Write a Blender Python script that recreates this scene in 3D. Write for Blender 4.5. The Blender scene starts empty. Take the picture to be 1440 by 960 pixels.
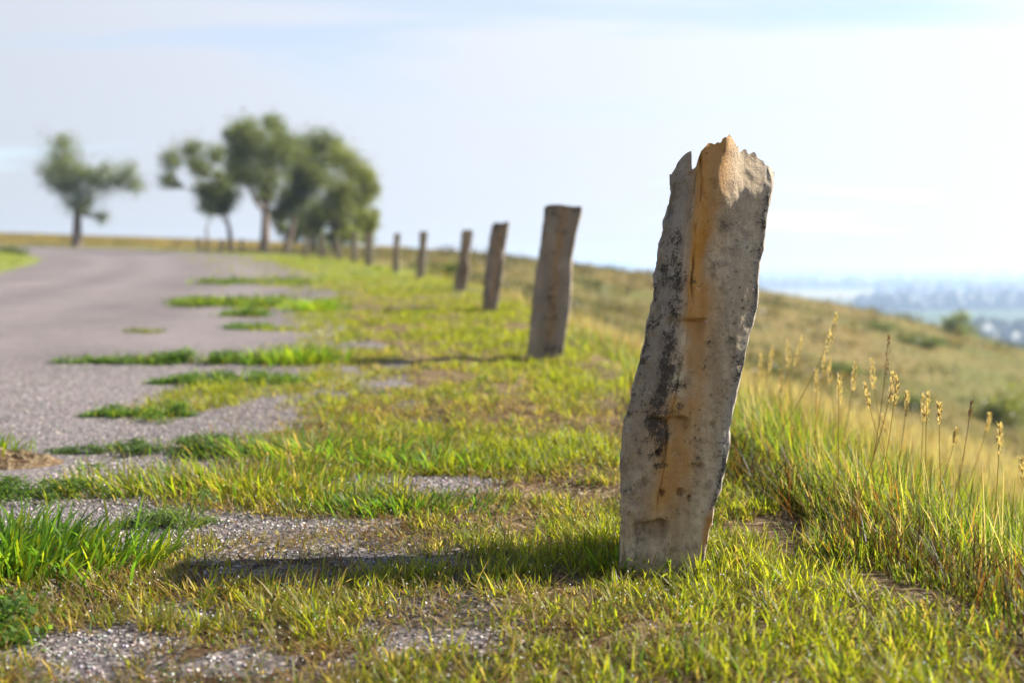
import bpy, math
import numpy as np
from mathutils import Vector

rng = np.random.default_rng(11)
R = math.radians
scene = bpy.context.scene
col = scene.collection

# ------------------------------------------------------------------ camera
FPX = 1400.0                      # focal length in pixels of the 1440 px wide frame
PITCH = math.atan(108.0 / FPX)
cam_d = bpy.data.cameras.new('camera')
cam = bpy.data.objects.new('camera', cam_d)
col.objects.link(cam)
cam.location = (0, 0, 0)
cam.rotation_euler = (R(90) - PITCH, 0, 0)
cam_d.sensor_width = 36.0
cam_d.lens = 36.0 * FPX / 1440.0
cam_d.clip_start = 0.05
cam_d.clip_end = 60000
cam_d.dof.use_dof = True
cam_d.dof.focus_distance = 2.16
cam_d.dof.aperture_fstop = 1.9
scene.camera = cam

# ------------------------------------------------------------------ sky and sun
SUN_EL, SUN_AZ = R(38), R(85)     # azimuth measured from +Y towards +X
world = bpy.data.worlds.new('World')
scene.world = world
world.use_nodes = True
wt = world.node_tree
wt.nodes.clear()
def wn(t, **k):
    n = wt.nodes.new(t)
    for a, b in k.items():
        setattr(n, a, b)
    return n
sky = wn('ShaderNodeTexSky', sky_type='NISHITA', sun_disc=False, sun_elevation=SUN_EL,
         sun_rotation=SUN_AZ, altitude=500, air_density=1.0, dust_density=0.7, ozone_density=1.0)
tc = wn('ShaderNodeTexCoord')
sep = wn('ShaderNodeSeparateXYZ')
wt.links.new(tc.outputs['Generated'], sep.inputs[0])
zz = wn('ShaderNodeMath', operation='MAXIMUM'); zz.inputs[1].default_value = 0.0
wt.links.new(sep.outputs['Z'], zz.inputs[0])
za = wn('ShaderNodeMath', operation='ADD'); za.inputs[1].default_value = 0.12
wt.links.new(zz.outputs[0], za.inputs[0])
dx = wn('ShaderNodeMath', operation='DIVIDE'); dy = wn('ShaderNodeMath', operation='DIVIDE')
wt.links.new(sep.outputs['X'], dx.inputs[0]); wt.links.new(za.outputs[0], dx.inputs[1])
wt.links.new(sep.outputs['Y'], dy.inputs[0]); wt.links.new(za.outputs[0], dy.inputs[1])
cmb = wn('ShaderNodeCombineXYZ')
wt.links.new(dx.outputs[0], cmb.inputs[0]); wt.links.new(dy.outputs[0], cmb.inputs[1])
mp = wn('ShaderNodeMapping')
mp.inputs['Location'].default_value = (0.35, 0.79, 0)
mp.inputs['Rotation'].default_value = (0, 0, R(-6))
mp.inputs['Scale'].default_value = (0.34, 1.15, 1)
wt.links.new(cmb.outputs[0], mp.inputs[0])
cn = wn('ShaderNodeTexNoise')
cn.inputs['Scale'].default_value = 1.0
cn.inputs['Detail'].default_value = 5.0
cn.inputs['Roughness'].default_value = 0.5
cn.inputs['Distortion'].default_value = 0.5
wt.links.new(mp.outputs[0], cn.inputs['Vector'])
cr = wn('ShaderNodeValToRGB')
cr.color_ramp.elements[0].position = 0.36; cr.color_ramp.elements[0].color = (0.12, 0.12, 0.12, 1)
cr.color_ramp.elements[1].position = 0.54; cr.color_ramp.elements[1].color = (0.96, 0.96, 0.96, 1)
# the veil is a thin layer: seen edge-on it is dense low down and opens towards the zenith
nadd = wn('ShaderNodeMapRange')
nadd.inputs[1].default_value = 0.05; nadd.inputs[2].default_value = 0.65
nadd.inputs[3].default_value = 0.18; nadd.inputs[4].default_value = -0.24
wt.links.new(zz.outputs[0], nadd.inputs[0])
nsum = wn('ShaderNodeMath', operation='ADD')
wt.links.new(cn.outputs['Fac'], nsum.inputs[0]); wt.links.new(nadd.outputs[0], nsum.inputs[1])
wt.links.new(nsum.outputs[0], cr.inputs[0])
# thin cloud scatters forward: brighter round the sun
dt = wn('ShaderNodeVectorMath', operation='DOT_PRODUCT')
dt.inputs[1].default_value = (math.sin(SUN_AZ) * math.cos(SUN_EL), math.cos(SUN_AZ) * math.cos(SUN_EL), math.sin(SUN_EL))
wt.links.new(tc.outputs['Generated'], dt.inputs[0])
fw = wn('ShaderNodeMapRange')
fw.inputs[1].default_value = -1.0; fw.inputs[2].default_value = 1.0
fw.inputs[3].default_value = 0.40; fw.inputs[4].default_value = 1.24
wt.links.new(dt.outputs['Value'], fw.inputs[0])
ccol = wn('ShaderNodeMixRGB', blend_type='MULTIPLY'); ccol.inputs['Fac'].default_value = 1.0
ccol.inputs['Color1'].default_value = (4.2, 4.42, 4.9, 1)     # sun-lit thin cloud
wt.links.new(fw.outputs[0], ccol.inputs['Color2'])
cmix = wn('ShaderNodeMixRGB')
wt.links.new(ccol.outputs[0], cmix.inputs['Color2'])
wt.links.new(cr.outputs[0], cmix.inputs['Fac'])
wt.links.new(sky.outputs[0], cmix.inputs['Color1'])
bg = wn('ShaderNodeBackground'); bg.inputs['Strength'].default_value = 0.078
wo = wn('ShaderNodeOutputWorld')
wt.links.new(cmix.outputs[0], bg.inputs['Color'])
wt.links.new(bg.outputs[0], wo.inputs['Surface'])

sun_d = bpy.data.lights.new('sun', 'SUN')
sun_d.energy = 5.0
sun_d.angle = R(0.53)
sun_d.color = (1.0, 0.93, 0.80)
sun = bpy.data.objects.new('sun', sun_d)
col.objects.link(sun)
sdir = Vector((math.sin(SUN_AZ) * math.cos(SUN_EL), math.cos(SUN_AZ) * math.cos(SUN_EL), math.sin(SUN_EL)))
sun.rotation_euler = sdir.to_track_quat('Z', 'Y').to_euler()
sun.location = (20, 10, 20)

scene.view_settings.view_transform = 'Standard'
scene.view_settings.look = 'None'
scene.view_settings.exposure = 1.55
scene.view_settings.gamma = 1.0
scene.view_settings.use_curve_mapping = False
scene.cycles.use_denoising = True
scene.cycles.max_bounces = 8
scene.cycles.transparent_max_bounces = 8
scene.cycles.transmission_bounces = 6
scene.cycles.volume_bounces = 1

# ------------------------------------------------------------------ helpers
def ray_at(u, v, Y):
    """point where the view through photograph pixel (u, v) reaches depth Y (used to measure the place)"""
    a, b = (u - 720.0) / FPX, (480.0 - v) / FPX
    c, s = math.cos(PITCH), math.sin(PITCH)
    yy = c + b * s
    k = Y / yy
    return np.array([a * k, Y, (-s + b * c) * k])

def smooth(a, b, x):
    t = np.clip((np.asarray(x, float) - a) / (b - a), 0, 1)
    return t * t * (3 - 2 * t)

def _hash(ix, iy, iz, seed):
    n = (ix.astype(np.int64) * 374761393 + iy.astype(np.int64) * 668265263 + iz.astype(np.int64) * 2147483647 + seed * 974711) & 0xffffffff
    n = ((n ^ (n >> 13)) * 1274126177) & 0xffffffff
    n = ((n ^ (n >> 16)) * 2246822519) & 0xffffffff
    return ((n ^ (n >> 15)) & 0xffffff) / float(0xffffff)

def vnoise(x, y, z=0.0, seed=0):
    x, y, z = np.broadcast_arrays(np.asarray(x, float), np.asarray(y, float), np.asarray(z, float))
    ix, iy, iz = np.floor(x), np.floor(y), np.floor(z)
    fx, fy, fz = x - ix, y - iy, z - iz
    fx, fy, fz = [f * f * f * (f * (6 * f - 15) + 10) for f in (fx, fy, fz)]
    o = 0
    for dx in (0, 1):
        for dy in (0, 1):
            for dz in (0, 1):
                w = (fx if dx else 1 - fx) * (fy if dy else 1 - fy) * (fz if dz else 1 - fz)
                o = o + w * _hash(ix + dx, iy + dy, iz + dz, seed)
    return o * 2 - 1

def fbm(x, y, z=0.0, oct=4, seed=0, gain=0.5):
    o, a, f = 0, 1.0, 1.0
    for k in range(oct):
        o = o + a * vnoise(np.asarray(x) * f, np.asarray(y) * f, np.asarray(z) * f, seed + k * 17)
        a *= gain; f *= 2.03
    return o

def make_mesh(name, V, F, smooth_shade=False, attrs=None, colors=None):
    """V (n,3); F (m,k) equal-sized faces or list of such arrays"""
    me = bpy.data.meshes.new(name)
    V = np.ascontiguousarray(V, dtype=np.float32)
    Fs = F if isinstance(F, list) else [F]
    me.vertices.add(len(V)); me.vertices.foreach_set('co', V.ravel())
    loops = np.concatenate([np.asarray(f, dtype=np.int32).ravel() for f in Fs])
    starts, tot = [], 0
    for f in Fs:
        n, k = np.asarray(f).shape
        starts.append(tot + np.arange(n, dtype=np.int32) * k); tot += n * k
    starts = np.concatenate(starts).astype(np.int32)
    me.loops.add(len(loops)); me.loops.foreach_set('vertex_index', loops)
    me.polygons.add(len(starts)); me.polygons.foreach_set('loop_start', starts)
    if smooth_shade:
        me.polygons.foreach_set('use_smooth', np.ones(len(starts), dtype=bool))
    me.update(calc_edges=True)
    if attrs:
        for k, a in attrs.items():
            at = me.attributes.new(k, 'FLOAT', 'POINT')
            at.data.foreach_set('value', np.ascontiguousarray(a, dtype=np.float32))
    if colors is not None:
        at = me.attributes.new('tint', 'FLOAT_COLOR', 'POINT')
        c = np.ones((len(V), 4), dtype=np.float32); c[:, :3] = colors
        at.data.foreach_set('color', c.ravel())
    return me

def put(name, me, mat, parent=None, loc=(0, 0, 0), label=None, cat=None, group=None, kind=None):
    o = bpy.data.objects.new(name, me)
    col.objects.link(o)
    if me is not None and mat is not None:
        me.materials.append(mat)
    if parent is not None:
        o.parent = parent
    o.location = loc
    if label: o['label'] = label
    if cat: o['category'] = cat
    if group: o['group'] = group
    if kind: o['kind'] = kind
    return o

class NT:
    def __init__(s, name):
        s.m = bpy.data.materials.new(name); s.m.use_nodes = True
        s.t = s.m.node_tree; s.t.nodes.clear()
        s.out = s.t.nodes.new('ShaderNodeOutputMaterial')
    def n(s, t, ins=None, **k):
        nd = s.t.nodes.new(t)
        for a, b in k.items(): setattr(nd, a, b)
        for a, b in (ins or {}).items():
            if hasattr(b, 'is_linked') or hasattr(b, 'links'):
                s.t.links.new(b, nd.inputs[a])
            else:
                nd.inputs[a].default_value = b
        return nd
    def attr(s, name, color=False):
        nd = s.t.nodes.new('ShaderNodeAttribute'); nd.attribute_name = name
        return nd.outputs['Color'] if color else nd.outputs['Fac']
    def mix(s, f, a, b, mode='MIX'):
        nd = s.t.nodes.new('ShaderNodeMixRGB'); nd.blend_type = mode
        for i, q in zip(('Fac', 'Color1', 'Color2'), (f, a, b)):
            if hasattr(q, 'links'): s.t.links.new(q, nd.inputs[i])
            else: nd.inputs[i].default_value = q if i == 'Fac' else (tuple(q) + (1,))[:4]
        return nd.outputs[0]
    def ramp(s, f, p0, p1, c0=0.0, c1=1.0):
        nd = s.t.nodes.new('ShaderNodeMapRange')
        s.t.links.new(f, nd.inputs[0])
        nd.inputs[1].default_value = p0; nd.inputs[2].default_value = p1
        nd.inputs[3].default_value = c0; nd.inputs[4].default_value = c1
        return nd.outputs[0]
    def math(s, op, a, b=0.0):
        nd = s.t.nodes.new('ShaderNodeMath'); nd.operation = op
        for i, q in enumerate((a, b)):
            if hasattr(q, 'links'): s.t.links.new(q, nd.inputs[i])
            else: nd.inputs[i].default_value = q
        return nd.outputs[0]
    def noise(s, vec, scale, detail=3.0, rough=0.5, dist=0.0):
        nd = s.n('ShaderNodeTexNoise', {'Scale': scale, 'Detail': detail, 'Roughness': rough, 'Distortion': dist})
        if vec is not None: s.t.links.new(vec, nd.inputs['Vector'])
        return nd.outputs['Fac']
    def link(s, a, b): s.t.links.new(a, b)
    def surf(s, sh): s.t.links.new(sh, s.out.inputs['Surface']); return s.m

# ------------------------------------------------------------------ materials
def leaf_material(name, trans=0.5, rough=0.4, spec=0.35):
    k = NT(name)
    c = k.attr('tint', True)
    p = k.n('ShaderNodeBsdfPrincipled', {'Base Color': k.mix(1.0, c, (0.42, 0.42, 0.42), 'MULTIPLY'), 'Roughness': rough, 'Specular IOR Level': spec})
    tcol = k.mix(1.0, c, (1.36, 1.28, 0.6), 'MULTIPLY')
    tr = k.n('ShaderNodeBsdfTranslucent', {'Color': tcol})
    mx = k.n('ShaderNodeMixShader', {0: trans})
    k.link(p.outputs[0], mx.inputs[1]); k.link(tr.outputs[0], mx.inputs[2])
    return k.surf(mx.outputs[0])
M_GRASS = leaf_material('grass_blades', 0.58, 0.45, 0.3)
M_LEAF = leaf_material('tree_leaves', 0.4, 0.45, 0.4)
M_STRAW = leaf_material('seed_straw', 0.45, 0.55, 0.3)

def mat_ground():
    k = NT('ground_soil')
    pos = k.n('ShaderNodeNewGeometry').outputs['Position']
    n1 = k.noise(pos, 7.0, 6, 0.6); n2 = k.noise(pos, 60.0, 4, 0.6); n3 = k.noise(pos, 0.35, 6, 0.6); n4 = k.noise(pos, 0.06, 5, 0.6)
    soil = k.mix(k.ramp(n1, 0.35, 0.65), (0.035, 0.021, 0.012), (0.11, 0.068, 0.038))
    soil = k.mix(k.ramp(n2, 0.45, 0.7), soil, (0.26, 0.20, 0.12))
    lawn = k.mix(k.ramp(n3, 0.35, 0.65), (0.11, 0.15, 0.028), (0.17, 0.17, 0.05))
    pra = k.mix(k.ramp(n3, 0.3, 0.7), (0.11, 0.085, 0.032), (0.19, 0.14, 0.052))
    pra = k.mix(k.ramp(n4, 0.45, 0.65), pra, (0.09, 0.10, 0.03))
    far = k.mix(k.attr('lawn'), pra, lawn)
    c = k.mix(k.attr('near'), far, soil)
    bmp = k.n('ShaderNodeBump', {'Strength': 0.6, 'Distance': 0.02, 'Height': n2})
    p = k.n('ShaderNodeBsdfPrincipled', {'Base Color': c, 'Roughness': 0.95, 'Specular IOR Level': 0.1, 'Normal': bmp.outputs[0]})
    return k.surf(p.outputs[0])

def mat_road():
    k = NT('chip_seal')
    pos = k.n('ShaderNodeNewGeometry').outputs['Position']
    vo = k.n('ShaderNodeTexVoronoi', {'Vector': pos, 'Scale': 62.0}, feature='F1')
    bw = k.n('ShaderNodeRGBToBW', {0: vo.outputs['Color']}).outputs[0]
    n1 = k.noise(pos, 0.5, 5, 0.6); n2 = k.noise(pos, 6.0, 5, 0.65); n3 = k.noise(pos, 260.0, 2, 0.5)
    chip = k.mix(k.ramp(bw, 0.2, 0.8), (0.065, 0.055, 0.053), (0.33, 0.28, 0.262))
    chip = k.mix(k.ramp(vo.outputs['Distance'], 0.25, 0.62), chip, (0.035, 0.031, 0.032))
    chip = k.mix(k.ramp(n2, 0.3, 0.7, 0.0, 0.45), chip, (0.115, 0.094, 0.092))
    chip = k.mix(k.ramp(n1, 0.35, 0.65, 0.0, 0.5), chip, (0.205, 0.17, 0.165))
    chip = k.mix(k.math('MULTIPLY', k.attr('track'), k.ramp(n2, .2, .7, .15, .5)), chip, (0.20, 0.17, 0.17))
    h = k.math('ADD', k.math('MULTIPLY', vo.outputs['Distance'], -1.0), k.math('MULTIPLY', n3, 0.3))
    bmp = k.n('ShaderNodeBump', {'Strength': 0.9, 'Distance': 0.006, 'Height': h})
    p = k.n('ShaderNodeBsdfPrincipled', {'Base Color': chip, 'Roughness': 0.75, 'Specular IOR Level': 0.3, 'Normal': bmp.outputs[0]})
    return k.surf(p.outputs[0])

def mat_chip():
    k = NT('stone_chips')
    p = k.n('ShaderNodeBsdfPrincipled', {'Base Color': k.attr('tint', True), 'Roughness': 0.7, 'Specular IOR Level': 0.35})
    return k.surf(p.outputs[0])

def mat_stone():
    k = NT('weathered_limestone')
    obj = k.n('ShaderNodeTexCoord').outputs['Object']
    st = k.n('ShaderNodeMapping', {'Vector': obj, 'Scale': (1, 1, 0.28)}).outputs[0]
    nA = k.noise(st, 14.0, 6, 0.6, 0.4); nB = k.noise(obj, 34.0, 8, 0.68); nC = k.noise(obj, 300.0, 4, 0.7); nD = k.noise(obj, 9.0, 7, 0.62, 0.6)
    base = k.mix(k.ramp(nA, 0.35, 0.66), (0.46, 0.34, 0.205), (0.70, 0.575, 0.40))
    base = k.mix(k.ramp(nB, 0.46, 0.66, 0, 0.85), base, (0.20, 0.15, 0.10))
    nS = k.noise(k.n('ShaderNodeMapping', {'Vector': obj, 'Scale': (1, 1, 0.05)}).outputs[0], 55.0, 4, 0.6, 0.3)
    base = k.mix(k.ramp(nS, 0.35, 0.7, 0, 0.6), base, (0.30, 0.22, 0.135))
    gr = k.math('MULTIPLY', k.attr('grey'), k.ramp(nD, 0.30, 0.62, 0.45, 1.0))
    greyc = k.mix(k.ramp(nB, 0.35, 0.65), (0.17, 0.148, 0.125), (0.54, 0.49, 0.43))
    base = k.mix(gr, base, greyc)
    ru = k.math('MULTIPLY', k.attr('rust'), k.ramp(nA, 0.25, 0.65, 0.35, 1.0))
    rustc = k.mix(k.ramp(nB, 0.3, 0.7), (0.40, 0.15, 0.012), (0.58, 0.29, 0.055))
    base = k.mix(ru, base, rustc)
    base = k.mix(k.attr('weather'), base, (0.115, 0.092, 0.07))
    # speckled grey lichen
    sp = k.math('MULTIPLY', k.attr('speckle'), k.ramp(k.math('ADD', k.math('MULTIPLY', nC, 0.6), k.math('MULTIPLY', nB, 0.4)), 0.44, 0.60))
    base = k.mix(sp, base, (0.17, 0.135, 0.10))
    # dark crust, eaten out by noise
    lt = k.math('ADD', k.math('MULTIPLY', k.attr('crust'), 0.66), k.math('MULTIPLY', k.math('SUBTRACT', nB, 0.5), 2.2))
    lt = k.math('ADD', lt, k.math('MULTIPLY', k.math('SUBTRACT', nD, 0.5), 1.0))
    lt = k.math('ADD', lt, k.math('MULTIPLY', k.math('SUBTRACT', nC, 0.5), 1.8))
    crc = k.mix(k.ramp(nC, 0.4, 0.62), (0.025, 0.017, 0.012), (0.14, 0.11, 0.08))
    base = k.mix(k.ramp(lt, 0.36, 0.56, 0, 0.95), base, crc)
    pv_ = k.n('ShaderNodeTexVoronoi', {'Vector': obj, 'Scale': 75.0}, feature='F1')
    pit = k.math('MULTIPLY', k.ramp(pv_.outputs['Distance'], 0.10, 0.24, 1, 0), k.ramp(nD, 0.45, 0.6))
    base = k.mix(k.math('MULTIPLY', pit, .6), base, (0.10, 0.075, 0.05))
    # pale chips
    base = k.mix(k.ramp(k.noise(obj, 46.0, 4, 0.55), 0.70, 0.74, 0, 0.75), base, (0.58, 0.55, 0.51))
    h = k.math('ADD', k.math('MULTIPLY', nB, 0.8), k.math('MULTIPLY', nC, 0.35))
    h = k.math('ADD', h, k.math('MULTIPLY', k.ramp(lt, 0.4, 0.62), -0.25))
    h = k.math('ADD', h, k.math('MULTIPLY', pit, -0.5))
    h = k.math('ADD', h, k.math('MULTIPLY', nD, 0.8))
    bmp = k.n('ShaderNodeBump', {'Strength': 1.0, 'Distance': 0.014, 'Height': h})
    p = k.n('ShaderNodeBsdfPrincipled', {'Base Color': base, 'Roughness': 0.9, 'Specular IOR Level': 0.2, 'Normal': bmp.outputs[0]})
    return k.surf(p.outputs[0])

def mat_bark():
    k = NT('tree_bark')
    obj = k.n('ShaderNodeTexCoord').outputs['Object']
    st = k.n('ShaderNodeMapping', {'Vector': obj, 'Scale': (1, 1, 0.25)}).outputs[0]
    n = k.noise(st, 9.0, 5, 0.6)
    c = k.mix(k.ramp(n, 0.35, 0.65), (0.075, 0.055, 0.045), (0.20, 0.155, 0.125))
    bmp = k.n('ShaderNodeBump', {'Strength': 0.8, 'Distance': 0.03, 'Height': n})
    p = k.n('ShaderNodeBsdfPrincipled', {'Base Color': c, 'Roughness': 0.9, 'Specular IOR Level': 0.15, 'Normal': bmp.outputs[0]})
    return k.surf(p.outputs[0])

def mat_plain():
    k = NT('valley_fields')
    pos = k.n('ShaderNodeNewGeometry').outputs['Position']
    mp_ = k.n('ShaderNodeMapping', {'Vector': pos, 'Rotation': (0, 0, R(14)), 'Scale': (1 / 620.0, 1 / 620.0, 0)}).outputs[0]
    vo = k.n('ShaderNodeTexVoronoi', {'Vector': mp_, 'Scale': 1.0, 'Randomness': 0.75}, feature='F1', distance='CHEBYCHEV')
    bw = k.n('ShaderNodeSeparateXYZ', {0: vo.outputs['Color']})
    cr_ = k.n('ShaderNodeValToRGB', {0: bw.outputs[0]})
    e = cr_.color_ramp
    e.interpolation = 'CONSTANT'
    e.elements[0].color = (0.30, 0.25, 0.13, 1)
    e.elements[1].position = 0.3; e.elements[1].color = (0.07, 0.10, 0.04, 1)
    for q, cc in ((0.45, (0.36, 0.29, 0.17, 1)), (0.62, (0.13, 0.13, 0.05, 1)), (0.74, (0.42, 0.34, 0.20, 1)), (0.9, (0.10, 0.085, 0.06, 1))):
        x = e.elements.new(q); x.color = cc
    nn = k.noise(pos, 0.006, 5, 0.6)
    c = k.mix(k.ramp(nn, 0.4, 0.7, 0, 0.5), cr_.outputs[0], (0.12, 0.12, 0.06))
    p = k.n('ShaderNodeBsdfPrincipled', {'Base Color': c, 'Roughness': 1.0, 'Specular IOR Level': 0.0})
    return k.surf(p.outputs[0])

M_GROUND, M_ROAD, M_CHIP, M_STONE, M_BARK, M_PLAIN = mat_ground(), mat_road(), mat_chip(), mat_stone(), mat_bark(), mat_plain()

# ------------------------------------------------------------------ the lie of the land
POSTS = [(0.34, 2.25), (0.20, 6.15), (-0.23, 10.7), (-0.77, 15.1), (-1.86, 20.3), (-2.9, 25.0), (-4.3, 30.0),
         (-5.55, 35.0), (-7.0, 40.0), (-8.6, 45.0), (-10.35, 50.0), (-12.4, 55.0), (-14.75, 60.0), (-17.9, 66.0),
         (-21.0, 72.0), (-24.8, 79.0), (-28.9, 86.0)]
def ipol(y, pts):
    p = np.array(pts, float)
    return np.interp(y, p[:, 0], p[:, 1])
def right_edge(y):   # asphalt edge under the turf
    return ipol(y, [(-60, 0.4), (0, 0.05), (2.9, 0.03), (4.5, -0.35), (6, -0.6), (9, -1.35), (14, -2.4), (22, -4.3), (34, -7.8), (50, -13), (66, -19.5), (80, -26.5), (91, -35), (99, -46), (104, -62), (106, -90)])
def left_edge(y):
    return ipol(y, [(-60, -6.6), (0, -7.0), (10, -8.6), (22, -11.6), (34, -16.4), (47, -22.5), (60, -30.5), (70, -41), (77, -55), (82, -90)])
def shoulder(y):     # where the bank starts to fall away
    return ipol(y, [(-60, 1.25), (0, 1.0), (1.75, 0.92), (2.9, 0.64), (6.2, 0.52), (10.6, 0.08), (15.2, -0.45), (20, -1.45), (40, -3.7), (80, -8), (200, -20), (900, -60)])
def verge(y):        # right limit of the mown strip
    return ipol(y, [(-60, 1.2), (0, 0.98), (1.75, 0.90), (2.9, 0.62), (6.2, 0.50), (10.6, 0.07), (15.2, -0.45), (20.3, -1.5), (25, -2.5), (30, -3.9), (40, -6.5), (50, -9.8), (60, -14.2), (72, -20.4), (86, -28), (105, -60)])
def lawn_edge(y):    # left limit of the turf creeping over the asphalt
    return ipol(y, [(-60, -0.5), (0.5, -1.0), (1.3, -1.25), (1.6, -1.25), (1.95, -1.35), (2.08, -1.15), (2.2, -0.72), (2.45, -0.62), (2.62, -1.02), (2.9, -0.92), (3.2, -0.85), (3.5, -1.05), (4, -1.08), (5, -1.05), (6.2, -1.25), (9, -1.8), (14, -2.85), (22, -4.5), (34, -7.9), (50, -13.2), (66, -19.6), (80, -26.6), (91, -35.1), (99, -46)])

FARD = np.array([(0, 0), (6, 0.35), (13.4, 1.15), (20, 1.95), (28.6, 3.20), (38, 5.45), (49, 8.9), (62, 13.8), (78, 20.5), (158, 50), (220, 64), (2000, 66)])
def land(x, y):
    x = np.asarray(x, float); y = np.asarray(y, float)
    yc = np.clip(y, -40, None)
    yr = ipol(x, [(-120, 190), (-40, 165), (-15, 120), (0, 92), (60, 84)])
    b = -0.70 + 0.022 * np.minimum(yc, yr)
    d = x - shoulder(y)
    dp = np.maximum(d, 0)
    dn = 0.31 * dp + 0.24 * (1 - np.exp(-dp / 0.9)) + 0.002 * np.minimum(dp, 40) ** 2 - 0.05 * (1 - np.exp(-dp / 0.25))
    df = np.interp(dp, FARD[:, 0], FARD[:, 1])
    w = smooth(8, 70, y)
    z = b - (dn * (1 - w) + df * w)
    # the field left of and beyond the bend climbs gently; the left verge is a low bank
    z = z + 0.031 * np.clip(-20 - x, 0, 160) * smooth(70, 150, y)
    z = z + 0.42 * smooth(0.0, 3.5, left_edge(y) - x) * (1 - smooth(62, 85, y))
    over = np.maximum(y - yr, 0)
    z = z - np.where(over < 100, 0.0016 * over ** 2, 16 + 0.32 * (over - 100))
    lo = np.maximum(-x - 130, 0)
    z = z - 0.0008 * lo ** 2
    back = np.maximum(-y - 40, 0)
    z = z - 0.001 * back ** 2
    z = z + 0.25 * fbm(x * 0.05, y * 0.05, oct=3, seed=5) * smooth(3, 14, d) + 0.7 * vnoise(x * 0.03, y * 0.03, seed=9) * smooth(14, 40, d)
    return np.maximum(z, -66 - 0.5 * vnoise(x * .01, y * .01))

def on_road(x, y):
    re, le = right_edge(y), left_edge(y)
    return smooth(0.0, 0.10, re - x + 0.05 * vnoise(np.asarray(x) * 3, np.asarray(y) * 3, seed=4)) * smooth(0.0, 0.25, x - le) * (np.asarray(y) < 104)

def ground_z(x, y):
    x = np.asarray(x, float); y = np.asarray(y, float)
    r = on_road(x, y)
    bump = 0.016 * fbm(x * 3.1, y * 3.1, oct=3, seed=31) + 0.012 * smooth(-.2, .6, vnoise(x * 1.3, y * 1.3, seed=35))
    # soil and thatch lie a little over the broken asphalt
    turf = 0.016 * smooth(-0.08, 0.25, x - lawn_edge(y) + 0.1 * vnoise(x * 4, y * 4, seed=3)) * (1 - bare(x, y))
    return land(x, y) + np.where(r > 0.5, -0.012 + turf, np.clip(bump, -0.03, 0.05) + 0.004)

BARE = [(-0.33, 2.83, 0.42, 0.115), (-0.72, 2.43, 0.30, 0.062), (-0.76, 1.66, 0.15, 0.10), (-0.98, 1.95, 0.12, 0.03), (-0.45, 1.62, 0.06, 0.04), (-0.30, 2.18, 0.16, 0.035), (-1.15, 2.95, 0.35, 0.12), (-0.62, 4.85, 0.20, 0.12),
        (-0.45, 5.7, 0.22, 0.18), (-0.50, 2.02, 0.20, 0.05), (0.16, 2.78, 0.20, 0.05), (0.62, 2.42, 0.13, 0.10), (-0.15, 1.72, 0.10, 0.05), (0.42, 1.74, 0.13, 0.03), (-0.62, 1.83, 0.12, 0.04), (-0.95, 6.7, 0.3, 0.2), (-1.5, 10.5, 0.6, 0.4), (-2.5, 13.5, 0.5, 0.7)]
def bare(x, y):
    x = np.asarray(x, float); y = np.asarray(y, float)
    wx = x + 0.07 * fbm(x * 7, y * 7, oct=3, seed=51); wy = y + 0.05 * fbm(x * 9, y * 9, oct=3, seed=52)
    m = np.zeros(np.broadcast(x, y).shape)
    for cx, cy, rx, ry in BARE:
        q = np.sqrt(((wx - cx) / rx) ** 2 + ((wy - cy) / ry) ** 2)
        m = np.maximum(m, 1 - smooth(0.75, 1.2, q))
    return m

def axis(parts):
    o = [np.linspace(a, b, n, endpoint=False) for a, b, n in parts] + [np.array([parts[-1][1]])]
    return np.concatenate(o)
gx = axis([(-900, -200, 20), (-200, -60, 28), (-60, -14, 46), (-14, -3, 44), (-3, 3, 150), (3, 14, 55), (14, 80, 66), (80, 300, 30), (300, 1500, 14)])
gy = axis([(-500, -60, 14), (-60, -4, 28), (-4, 1, 20), (1, 7, 150), (7, 25, 90), (25, 110, 110), (110, 300, 60), (300, 1500, 20)])
GX, GY = np.meshgrid(gx, gy)
Z = ground_z(GX, GY)
V = np.stack([GX.ravel(), GY.ravel(), Z.ravel()], 1)
nx, ny = len(gx), len(gy)
idx = np.arange(nx * ny).reshape(ny, nx)
F = np.stack([idx[:-1, :-1].ravel(), idx[:-1, 1:].ravel(), idx[1:, 1:].ravel(), idx[1:, :-1].ravel()], 1)
lawn_a = (smooth(-0.3, 0.2, verge(V[:, 1]) - V[:, 0]) * smooth(-0.2, 0.3, V[:, 0] - left_edge(V[:, 1]) + 9) * (V[:, 1] < 100))
near_a = 1 - smooth(8, 22, np.hypot(V[:, 0], V[:, 1]))
put('ground', make_mesh('ground', V, F, True, {'lawn': lawn_a, 'near': near_a}), M_GROUND, kind='structure')

# road: a draped strip 4 mm over the ground
rows = axis([(-40, 0, 20), (0, 8, 120), (8, 30, 90), (30, 70, 80), (70, 103.5, 70)])
ts = np.linspace(0, 1, 60) ** 0.8
ry = np.repeat(rows, len(ts)).reshape(len(rows), len(ts))
tt = np.tile(ts, (len(rows), 1))
le, re = left_edge(rows)[:, None], right_edge(rows)[:, None]
re = re + (0.06 * fbm(rows * 2.3, rows * 0, oct=4, seed=8))[:, None]
rx = le + (re - le) * tt
rz = land(rx, ry) + 0.004 - 0.02 * (tt > 0.9999) - 0.02 * (tt < 1e-6)
V = np.stack([rx.ravel(), ry.ravel(), rz.ravel()], 1)
idx = np.arange(V.shape[0]).reshape(len(rows), len(ts))
F = np.stack([idx[:-1, :-1].ravel(), idx[:-1, 1:].ravel(), idx[1:, 1:].ravel(), idx[1:, :-1].ravel()], 1)
trk = np.exp(-((tt - .30) / .07) ** 2) + np.exp(-((tt - .52) / .07) ** 2) + np.exp(-((tt - .80) / .06) ** 2)
put('road', make_mesh('road', V, F, True, {'track': trk.ravel()}), M_ROAD, kind='structure')

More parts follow.
